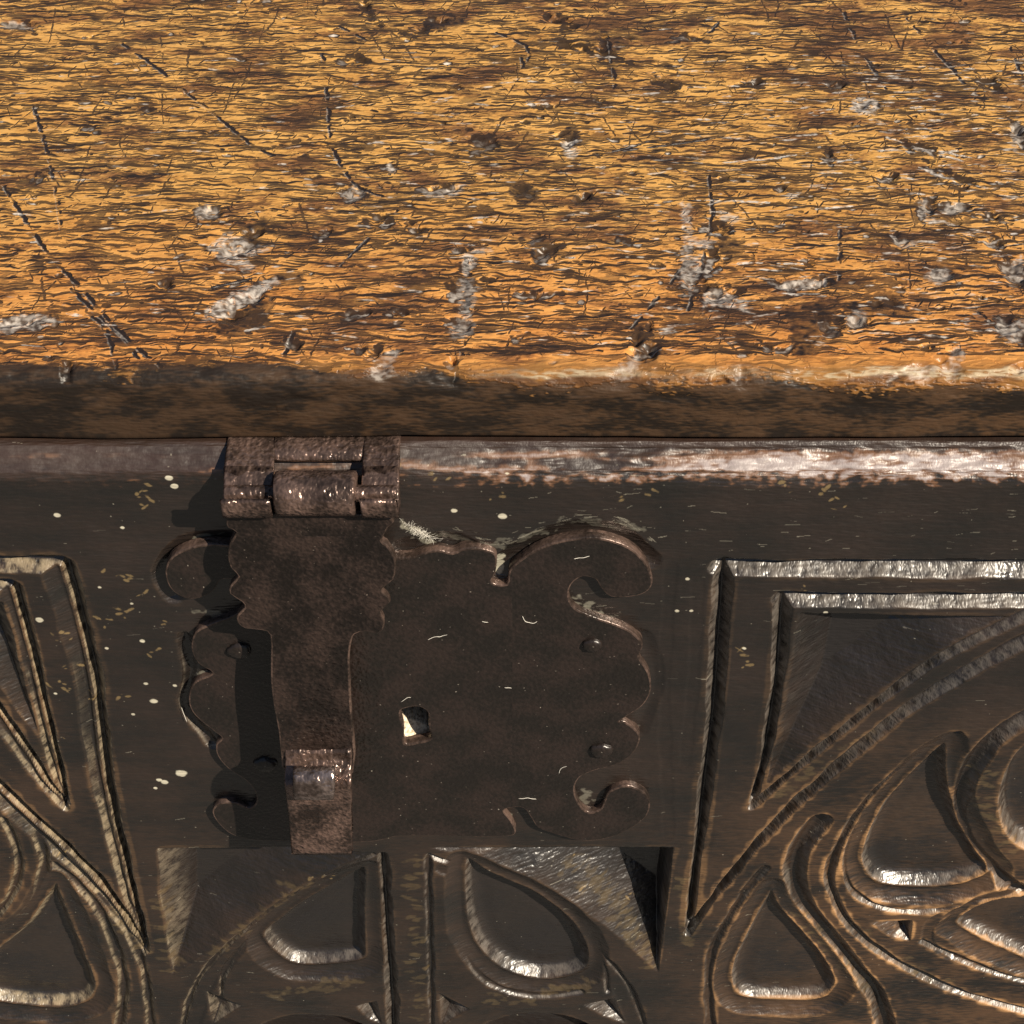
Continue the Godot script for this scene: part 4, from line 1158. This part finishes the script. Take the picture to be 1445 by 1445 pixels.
func front_pixels(c: int) -> void:
	var W := FW
	var rows := FH / 4
	var rgb := PackedByteArray()
	var hr := PackedByteArray()
	rgb.resize(W * rows * 3)
	hr.resize(W * rows * 3)
	var cv: PackedByteArray = front_noise[0]
	var dp: PackedByteArray = front_noise[1]
	var st: PackedByteArray = front_noise[2]
	var bl: PackedByteArray = front_noise[3]
	var rg: PackedByteArray = front_noise[4]
	var cr: PackedByteArray = front_noise[5]
	var fi: PackedByteArray = front_noise[6]
	var fl: PackedByteArray = front_noise[7]
	var go: PackedByteArray = front_noise[8]
	var sm: PackedByteArray = front_noise[9]
	var o := 0
	for jj in rows:
		var j := c * rows + jj
		var y := -292.0 + 0.5 * (1.0 - float(j) / FH) * (front_rows - 1)
		for i in W:
			var k := j * W + i
			var x := float(i) / W
			var streak := st[k] / 255.0
			var big := bl[k] / 255.0
			var rag := rg[k] / 255.0
			var crack := cr[k] / 255.0
			var f := fi[k] / 255.0
			var deep := dp[k] / 255.0
			var curve := (cv[k] - 128) / 110.0
			var slope := sm[k] / 255.0
			var t := clampf(0.38 + (streak - 0.5) * 0.45 + (f - 0.5) * 0.3 + (big - 0.5) * 0.9, 0.0, 1.0)
			var r := lerpf(0.0070, 0.0190, t)
			var g := lerpf(0.0058, 0.0108, t)
			var b := lerpf(0.0050, 0.0078, t)
			var lowp := smoothstep(-70.0, -200.0, y)
			var shallow := 1.0 - smoothstep(0.35, 0.75, deep)
			var pit := smoothstep(0.25, 0.5, deep) * (1.0 - slope)
			r = lerpf(r, 0.0100, pit)
			g = lerpf(g, 0.0082, pit)
			b = lerpf(b, 0.0078, pit)
			# polish worn thin over the lower right, brown wood shows
			var bare := clampf(1.15 * lowp * smoothstep(0.60, 0.86, x) + 0.22 * smoothstep(0.22, 0.05, x) * smoothstep(-10.0, -60.0, y) + 0.12 * lowp, 0.0, 1.0) * smoothstep(0.15, 0.75, 0.45 + (streak - 0.5) * 0.2 + (big - 0.5) * 0.8 + (f - 0.5) * 0.5) * (1.0 - 0.6 * smoothstep(0.1, 0.4, deep))
			r = lerpf(r, 0.072, bare)
			g = lerpf(g, 0.037, bare)
			b = lerpf(b, 0.017, bare)
			# rubbed arrises
			var wear := smoothstep(0.12, 0.7, curve + (streak - 0.5) * 0.25) * (0.06 + 0.90 * smoothstep(0.58, 0.82, x) * lowp + 0.22 * smoothstep(0.25, 0.05, x)) * shallow * (0.15 + 0.85 * smoothstep(0.36, 0.62, big * 0.55 + rag * 0.25 + f * 0.2))
			r = lerpf(r, 0.36, wear)
			g = lerpf(g, 0.195, wear)
			b = lerpf(b, 0.080, wear)
			# wax and dust on the cut walls, also painted pale to strengthen their highlights
			var dust_shine := smoothstep(0.48, 0.85, slope) * smoothstep(0.25, 0.75, crack * 0.35 + rag * 0.75 - 0.05) * (0.6 + 0.4 * smoothstep(0.35, 0.1, x)) * (1.0 - smoothstep(0.5, 0.9, deep))
			var lf := smoothstep(0.35, 0.12, x)
			r = lerpf(r, 0.22 + 0.16 * lf, dust_shine * 0.6)
			g = lerpf(g, 0.19 + 0.11 * lf, dust_shine * 0.6)
			b = lerpf(b, 0.16 + 0.03 * lf, dust_shine * 0.6)
			# worn upper arris; the pale grey at right is a painted highlight
			if y > 10.0:
				var a := smoothstep(11.0, 17.0, y + (rag - 0.5) * 8.0 + (f - 0.5) * 4.0)
				r = lerpf(r, 0.030, a * (0.4 + 0.6 * streak))
				g = lerpf(g, 0.0135, a * (0.4 + 0.6 * streak))
				b = lerpf(b, 0.008, a * (0.4 + 0.6 * streak))
				var w2 := a * smoothstep(0.35, 0.8, rag * 0.25 + streak * 0.7 + x * 0.9 - 0.42) * smoothstep(23.5, 20.5, y + (rag - 0.5) * 3.0)
				var w1 := smoothstep(0.0, 0.4, w2)
				r = lerpf(r, 0.13, w1)
				g = lerpf(g, 0.060, w1)
				b = lerpf(b, 0.028, w1)
				w2 = smoothstep(0.3, 1.0, w2) * smoothstep(0.40, 0.62, streak * 0.5 + f * 0.25 + rag * 0.25 + 0.05)
				r = lerpf(r, 0.30, w2)
				g = lerpf(g, 0.255, w2)
				b = lerpf(b, 0.25, w2)
			var gd := go[k] / 255.0
			r = lerpf(r, 0.52, gd)
			g = lerpf(g, 0.36, gd)
			b = lerpf(b, 0.15, gd)
			var pf := fl[k] / 255.0
			r = lerpf(r, 0.66, pf)
			g = lerpf(g, 0.62, pf)
			b = lerpf(b, 0.48, pf)
			rgb[o] = int(255.0 * pow(r, 0.4545))
			rgb[o + 1] = int(255.0 * pow(g, 0.4545))
			rgb[o + 2] = int(255.0 * pow(b, 0.4545))
			var wall := smoothstep(0.15, 0.6, slope)
			var hgt := 0.5 + (streak - 0.5) * 0.18 + (f - 0.5) * 0.26 + (rag - 0.5) * (0.16 + 0.18 * wall) + (crack - 0.5) * 0.20 * wall
			if y > 12.0:
				hgt += (crack - 0.5) * 0.18 * x + (streak - 0.5) * 0.5
			hr[o] = clampi(int(255.0 * hgt), 0, 255)
			hr[o + 1] = clampi(int(255.0 * (0.30 + 0.22 * (big - 0.5) + 0.14 * (rag - 0.5) + 0.25 * pf + 0.1 * wear + 0.08 * wall + (0.16 if y > 13.0 else 0.0))), 20, 255)
			o += 3
	front_rgb[c] = rgb
	front_hr[c] = hr

func pale_wood() -> StandardMaterial3D:
	var m := StandardMaterial3D.new()
	m.albedo_texture = noise_tex(128, 61, 0.05, 4, Color(0.45, 0.38, 0.28), Color(0.86, 0.80, 0.70), 0.25, 0.5)
	m.uv1_triplanar = true
	m.uv1_scale = Vector3(90, 90, 90)
	m.roughness = 0.7
	return m

func dark_oak() -> StandardMaterial3D:
	var m := StandardMaterial3D.new()
	m.albedo_texture = noise_tex(256, 62, 0.03, 5, Color(0.12, 0.10, 0.085), Color(0.27, 0.20, 0.15))
	m.uv1_triplanar = true
	m.uv1_scale = Vector3(3, 20, 20)
	m.roughness = 0.45
	return m

func build_carcase() -> void:
	var m := dark_oak()
	for s in [-1.0, 1.0]:
		part("stile", board(Vector3(78.0, 462.0, 26.0), Vector3(s * 259.6, -209.0, -13.0)), m, coffer)
		part("side_board", board(Vector3(22.0, 400.0, 320.0), Vector3(s * 284.0, -178.0, -188.0)), m, coffer)
	part("bottom_rail", board(Vector3(440.0, 70.0, 26.0), Vector3(0.0, -327.4, -13.0)), m, coffer)
	part("back_board", board(Vector3(590.0, 400.0, 20.0), Vector3(0.0, -178.0, -358.6)), m, coffer)
	part("base_board", board(Vector3(545.0, 18.0, 320.0), Vector3(0.0, -340.0, -187.0)), m, coffer)

# ---------------------------------------------------------------- ironwork
func mat_iron(sd: int, a: Color, b: Color, rough: float, metal: float, bump_mm: float, spots: Color, amount: float) -> StandardMaterial3D:
	var n := 640
	var big := noise(n, n, sd, 0.012, 1.0, 1.0, 4)
	var pit := noise(n, n, sd + 1, 0.11, 1.0, 1.0, 4)
	var fin := noise(n, n, sd + 2, 0.2, 1.0, 1.0, 2)
	var spk := PackedByteArray()
	spk.resize(n * n)
	var r2 := RandomNumberGenerator.new()
	r2.seed = sd
	for k in int(260 * amount):
		blot(spk, n, n, r2.randf_range(0, n), r2.randf_range(0, n), r2.randf_range(0.5, 1.3), r2.randf_range(0.5, 1.0), r2.randf_range(0, 3), r2.randf_range(0.25, 0.9), pit, 0.4, 0.5)
	var c := PackedByteArray()
	var h := PackedByteArray()
	c.resize(n * n * 3)
	h.resize(n * n * 3)
	for k in n * n:
		var t := smoothstep(0.25, 0.75, big[k] / 255.0 * 0.6 + pit[k] / 255.0 * 0.4)
		var q := a.lerp(b, t).lerp(spots, spk[k] / 255.0)
		c[k * 3] = int(q.r * 255.0)
		c[k * 3 + 1] = int(q.g * 255.0)
		c[k * 3 + 2] = int(q.b * 255.0)
		h[k * 3] = clampi(int(big[k] * 0.30 + pit[k] * 0.42 + fin[k] * 0.28), 0, 255)
		h[k * 3 + 1] = clampi(int(255.0 * (rough + 0.25 * (pit[k] / 255.0 - 0.5))), 10, 255)
	var m := StandardMaterial3D.new()
	m.albedo_texture = ImageTexture.create_from_image(Image.create_from_data(n, n, false, Image.FORMAT_RGB8, c))
	var hr := ImageTexture.create_from_image(Image.create_from_data(n, n, false, Image.FORMAT_RGB8, h))
	m.roughness_texture = hr
	m.roughness_texture_channel = BaseMaterial3D.TEXTURE_CHANNEL_GREEN
	m.roughness = 1.0
	m.metallic = metal
	m.uv1_triplanar = true
	m.uv1_scale = Vector3(6.2, 6.2, 6.2)
	m.heightmap_enabled = true
	m.heightmap_texture = hr
	m.heightmap_scale = bump_mm * 0.1
	return m

func build_iron() -> void:
	var black := mat_iron(71, lin(0.0105, 0.0085, 0.0072), lin(0.021, 0.0140, 0.0118), 0.31, 0.0, 0.45, Color(0.75, 0.72, 0.66), 1.0)
	var pitted := mat_iron(75, lin(0.013, 0.0098, 0.0085), lin(0.044, 0.029, 0.024), 0.32, 0.35, 0.75, Color(0.6, 0.55, 0.5), 1.6)
	var rubbed := mat_iron(79, lin(0.034, 0.024, 0.020), lin(0.20, 0.130, 0.105), 0.27, 0.6, 1.2, Color(0.8, 0.72, 0.66), 0.8)
	var rim := mat_iron(83, lin(0.022, 0.016, 0.013), lin(0.15, 0.098, 0.078), 0.30, 0.4, 0.6, Color(0.8, 0.72, 0.66), 0.6)
	# lock plate
	var pl := pts2([-33.6, -17.4, -27.9, -15.2, -23.4, -14, -18.7, -15.2, -15.6, -13.4, -10.9, -13.1, -6.4, -14.6, -4.8, -17.1, -5.3, -23.9, -6.5, -28.3, -1.7, -28.9, -0.8, -22.6, 3.7, -17.1, 9.3, -12.7, 15.3, -10, 23.1, -8.5, 29.3, -9.1, 37, -12.7, 42, -18.6, 44.8, -25.5, 44.8, -30.2, 42, -33.4, 37.2, -34.7, 31.7, -34.4, 28.4, -30.2, 26.7, -26.7, 22.6, -25.5, 19.2, -28.9, 18.4, -34.4, 20.6, -39.8, 26.3, -43.7, 32.8, -46.7, 38.5, -50, 42.5, -54.7, 43.3, -58.3, 42.3, -62.4, 45.5, -69.2, 47, -75.8, 46.5, -81.8, 44.1, -87.1, 39.7, -91.4, 36.7, -94.7, 38.8, -94.7, 43.7, -100.2, 44.2, -105.7, 41.5, -112.4, 36.2, -117.3, 28.8, -120.3, 23.9, -124.1, 22.3, -130.7, 24.3, -138.9, 27.9, -143.3, 31.7, -141.3, 32.9, -137.4, 34.7, -131.5, 40.6, -128.4, 46, -131.1, 48.8, -135.4, 49.5, -140.9, 47.8, -146.9, 42.6, -152.9, 37.6, -156.6, 31.2, -159.1, 24.2, -159.1, 17.2, -156.2, 9.7, -152.1, 6.8, -146.1, 4.2, -140.9, 0.4, -140.5, -2.9, -142.1, -0.6, -146.9, 1.4, -152.9, 0.4, -156.2, -5.6, -157, -16.2, -157, -35.8, -156.2, -43, -157, -51.2, -159.9, -65.5, -160.3, -78.4, -159.5, -88.8, -159.5, -97.5, -158.2, -103.3, -154.6, -107.2, -147.3, -107.7, -141.7, -104.2, -137.8, -98.7, -138.1, -94.4, -140.9, -91.5, -137, -91.9, -130.7, -94.5, -125.3, -99.9, -119.2, -103, -112.4, -102.9, -106.4, -100.6, -103.1, -102.7, -99.8, -108.4, -91.8, -110, -85.7, -109, -79, -106.3, -74.1, -100.4, -70.3, -104.7, -65.8, -106.3, -58.3, -104, -50.7, -98.5, -47, -90.7, -43.1, -85.1, -37.3, -85, -30.8, -89.2, -27, -93.3, -27, -96, -31.5, -99.5, -34.4, -104.2, -35.6, -108.1, -33.4, -110.4, -29.6, -110.8, -23.3, -108.6, -17.7, -104.1, -14, -96.7, -11.5, -87.8, -12.1, -67.9, -15.8, -45.5, -16.4])
	pl = smooth(pl, true, 3)
	var hole := smooth(pts2([-38.2, -90, -35.7, -87.5, -31.5, -87.1, -28.7, -90.4, -28.7, -96.9, -28.1, -103.1, -32.6, -105.3, -37.3, -106, -37.3, -99.1]), true, 4)
	var plate_mesh := plate(pl, -1.2, 2.8, 0.6, hole, 0.0, 0.0, black, rim)
	var lp := part("lock_plate", plate_mesh, null, coffer, "black iron lock plate with scrolled edges and a keyhole")
	for q in [[[26.6, -56.3], 3.4, 3], [[31, -108.9], 4.0, 4], [[-90.3, -58.9], 4.0, 5], [[-86.7, -116.4], 4.2, 6]]:
		var d := part("rivet", dome(q[1], 1.5, q[2]), black, lp)
		d.position = Vector3(q[0][0], q[0][1], 2.9) * MM
	# hasp: shaped leaf, stem, knuckle and thumb grip
	var hp := pts2([-87.5, 6.1, -87.4, 3.1, -84.9, 1.4, -87.3, -3.1, -88.4, -8.2, -87.9, -13, -85.8, -16.2, -88.6, -20, -89.1, -23.5, -85.6, -26.7, -84.9, -29.1, -87.4, -32.1, -87.7, -35.4, -85.4, -37.8, -80.2, -38.4, -77.6, -40.6, -78.2, -50.7, -78.9, -60.2, -78.8, -71.4, -78.1, -83.9, -78.1, -96.4, -77, -104, -65.9, -104.7, -54.2, -104, -53.2, -83.9, -53.2, -69.5, -52.8, -51.7, -51.7, -43.9, -50.4, -40.6, -46.9, -39.3, -43.8, -40.3, -41.4, -38.7, -40.8, -34.8, -41.8, -30.9, -38.5, -26.7, -41, -22.9, -40.7, -21.1, -37.2, -17.6, -36.1, -11.6, -36.8, -7.3, -38.7, -3.3, -40.3, -1.7, -38, 3.6, -37.4, 7.5, -61.1, 8.9, -84.9, 8.6])
	var leaf_mesh := plate(smooth(hp, true, 2), 8.0, 11.0, 0.6, PackedVector2Array(), 0.4, 7.0, pitted, rim)
	var hasp := part("hasp", leaf_mesh, null, coffer, "dark iron hasp with wavy-edged leaf and long stem over the lock plate")
	build_hinge(hasp, rubbed, pitted)
	var bright := mat_iron(87, lin(0.07, 0.052, 0.045), lin(0.42, 0.33, 0.30), 0.20, 0.85, 0.9, Color(0.8, 0.75, 0.7), 0.5)
	# grip: the stem bends forward, then hangs down as a tab
	var yb: Array = [-76.6, -98.8, -54, -98.8]
	var yt: Array = [-77.6, -141.1, -56.2, -141.1, -75.5, -112.1, -54.4, -112.1]
	var top_y: float = yb[1]
	var bot_y: float = yt[1]
	var outer := PackedVector2Array([Vector2(top_y + 6.5, 18.1), Vector2(top_y + 3.6, 18.9), Vector2(top_y + 1.2, 20.8), Vector2(top_y - 0.6, 23.2), Vector2(top_y - 2.2, 25.0), Vector2(top_y - 4.5, 25.3), Vector2(top_y - 9.0, 24.0), Vector2(top_y - 16.0, 23.4), Vector2(top_y - 26.0, 23.0), Vector2(bot_y + 1.0, 23.2), Vector2(bot_y, 22.4), Vector2(bot_y + 0.2, 19.6), Vector2(top_y - 24.0, 18.6), Vector2(top_y - 12.0, 18.8), Vector2(top_y - 8.0, 17.4), Vector2(top_y - 3.0, 15.6), Vector2(top_y + 6.5, 15.2)])
	part("thumb_tab", rolled(smooth(outer, true, 3), [yb[0], yt[0]], [yb[2], yt[2]], 0.7, 0.7, 9), rubbed, hasp)
	var lump: Array = [-73.1, -92.2, -58.9, -92.2, -73.6, -108.3, -60.1, -108.3]
	var ly: float = lump[1]
	var lb: float = lump[5]
	var roll := PackedVector2Array()
	for t in 24:
		var a := TAU * t / 24.0
		roll.append(Vector2((ly + lb) * 0.5 + 1.0 + cos(a) * (ly - lb) * 0.44, 26.0 + sin(a) * 4.8 * (1.0 if absf(sin(a)) < 0.8 else 0.92)))
	part("thumb_roll", rolled(roll, [lump[0], lump[4]], [lump[2], lump[6]], 0.8, 0.8, 12), bright, hasp)

func strap_profile(pin_y: float, pin_z: float, r: float, top: PackedVector2Array, thick: float) -> PackedVector2Array:
	# side view of a strap that comes down from the lid and curls forward round the pin
	var o := PackedVector2Array(top)
	for t in 17:
		var a := lerpf(0.5, -PI * 0.9, t / 16.0)       # over the front, under, to the back
		o.append(Vector2(pin_y + sin(a) * r, pin_z + cos(a) * r))
	var back := PackedVector2Array()
	for q in top:
		back.append(q + Vector2(-thick * 0.75, -thick * 0.75))
	back.reverse()
	o.append(Vector2(pin_y + r * 0.75, pin_z - r * 0.8))
	o.append_array(back)
	return o

func build_hinge(hasp: Node, rubbed: Material, pitted: Material) -> void:
	var hinge := Node3D.new()
	hinge.name = "hasp_hinge"
	coffer.add_child(hinge, true)
	var c: Array = [-60.6, 15.8]
	var pin := Vector2(c[1], 9.0)
	var top := PackedVector2Array([Vector2(22.9, -20.0), Vector2(22.9, -7.5), Vector2(22.5, -4.0), Vector2(21.2, 1.0), Vector2(18.9, 6.4), Vector2(15.8, 11.0), Vector2(12.2, 14.2)])
	var xl: Array = [-87.7, 19.1, -72.6, 19.1]
	var xr: Array = [-45.7, 19.1, -34.4, 19.1]
	var xm: Array = [-72, 19.9, -47.1, 19.9]
	var prof := strap_profile(pin.x, pin.y, 7.6, top, 2.6)
	part("knuckle", rolled(prof, [xl[0], xl[0]], [xl[2], xl[2]], 0.6, 0.7, 14), rubbed, hinge)
	part("knuckle", rolled(prof, [xr[0], xr[0]], [xr[2], xr[2]], 0.6, 0.7, 15), rubbed, hinge)
	var bar := PackedVector2Array([Vector2(22.9, -20.0), Vector2(22.9, -7.5), Vector2(22.3, -4.4), Vector2(20.9, -0.8), Vector2(19.4, -1.4), Vector2(20.6, -5.4), Vector2(20.9, -8.0), Vector2(20.9, -20.0)])
	part("strap", rolled(bar, [xl[2] - 0.6, xl[2] - 0.6], [xr[0] + 0.6, xr[0] + 0.6], 0.4, 0.5, 16), rubbed, hinge)
	var rod := PackedVector2Array()
	var mid := PackedVector2Array()
	for t in 24:
		var a := TAU * t / 24.0
		rod.append(Vector2(pin.x + cos(a) * 2.6, pin.y + sin(a) * 2.6))
		mid.append(Vector2(pin.x + cos(a) * 7.0, pin.y + sin(a) * 7.0))
	part("pin", rolled(rod, [xl[0] + 0.4, xl[0] + 0.4], [xr[2] - 0.4, xr[2] - 0.4], 0.3, 0.1, 17), rubbed, hinge)
	part("hasp_knuckle", rolled(mid, [xm[0], xm[0]], [xm[2], xm[2]], 1.1, 0.8, 18), rubbed, hasp)

# ---------------------------------------------------------------- lint
func build_lint() -> void:
	var m := StandardMaterial3D.new()
	m.albedo_color = lin(0.72, 0.68, 0.60)
	m.roughness = 0.8
	var st := SurfaceTool.new()
	st.begin(Mesh.PRIMITIVE_TRIANGLES)
	var at: Array = [-29, -7.9]
	for k in 150:
		var p := PackedVector3Array()
		var o := Vector3(at[0] + rng.randfn(0, 2.4), 0, 0.15 + absf(rng.randfn(0, 0.5)))
		o.y = at[1] - (o.x - at[0]) * 0.75 + rng.randfn(0, 0.5)
		var v := Vector3(rng.randfn(0, 1), rng.randfn(0, 1), rng.randfn(0, 0.6)).normalized()
		for i in 6:
			p.append(o)
			v = (v + Vector3(rng.randfn(0, 0.4), rng.randfn(0, 0.4), rng.randfn(0, 0.3))).normalized()
			o += v * 0.45
		add_fibre(st, p, 0.03)
	var tuft := part("fluff_tuft", st.commit(), m, self)
	thing(tuft, "tuft of pale fluff caught between the hinge and the lock plate's top edge", "fluff")
	var where := [
		[[3.4, -42.9, 4.5, -45.5, 6.8, -46.2, 8.2, -45.5], "hooked white lint fibre on the lock plate, below the upper right scroll"],
		[[-9.8, -45.5, -7.8, -45.8], "short straight white lint fibre in the upper middle of the lock plate"],
		[[-27.7, -53.8, -24.9, -52.5, -23.5, -52.5, -21.3, -51.5], "thin wavy lint fibre on the lock plate, right of the hasp's wavy leaf"],
		[[19.7, -17.2, 21.9, -16.9, 24.6, -16.2], "thin pale lint fibre on the broad upper scroll of the lock plate"],
		[[16.6, -121.2, 17.1, -118.9, 19.3, -117.4], "curved lint fibre on the lock plate, left of the lower right scroll"],
		[[2.4, -135.2, 5.7, -134.8, 8.7, -135.5], "pale lint fibre low on the lock plate, above the small notch"],
		[[-37.7, -84.1, -35.7, -82.3, -34.3, -81.9], "fine lint fibre just above the keyhole"],
		[[-2.5, -77, -0.1, -77.4], "tiny bright lint fibre right of the keyhole and above it"],
		[[-113.3, -89.7, -112.9, -92.6, -112.2, -96.9], "hair-thin pale fibre on the dark board left of the lock plate"]]
	for w in where:
		var s := SurfaceTool.new()
		s.begin(Mesh.PRIMITIVE_TRIANGLES)
		var p2 := smooth(pts2(w[0]), false, 4)
		var p := PackedVector3Array()
		var z := 0.55 if w[0] == where[8][0] else 3.0
		for q in p2:
			p.append(Vector3(q.x, q.y, z + 0.12 * sin(q.x * 2.0)))
		add_fibre(s, p, 0.085)
		var o := part("lint_fibre", s.commit(), m, self)
		thing(o, w[1], "lint", "lint fibres on the lock and board")
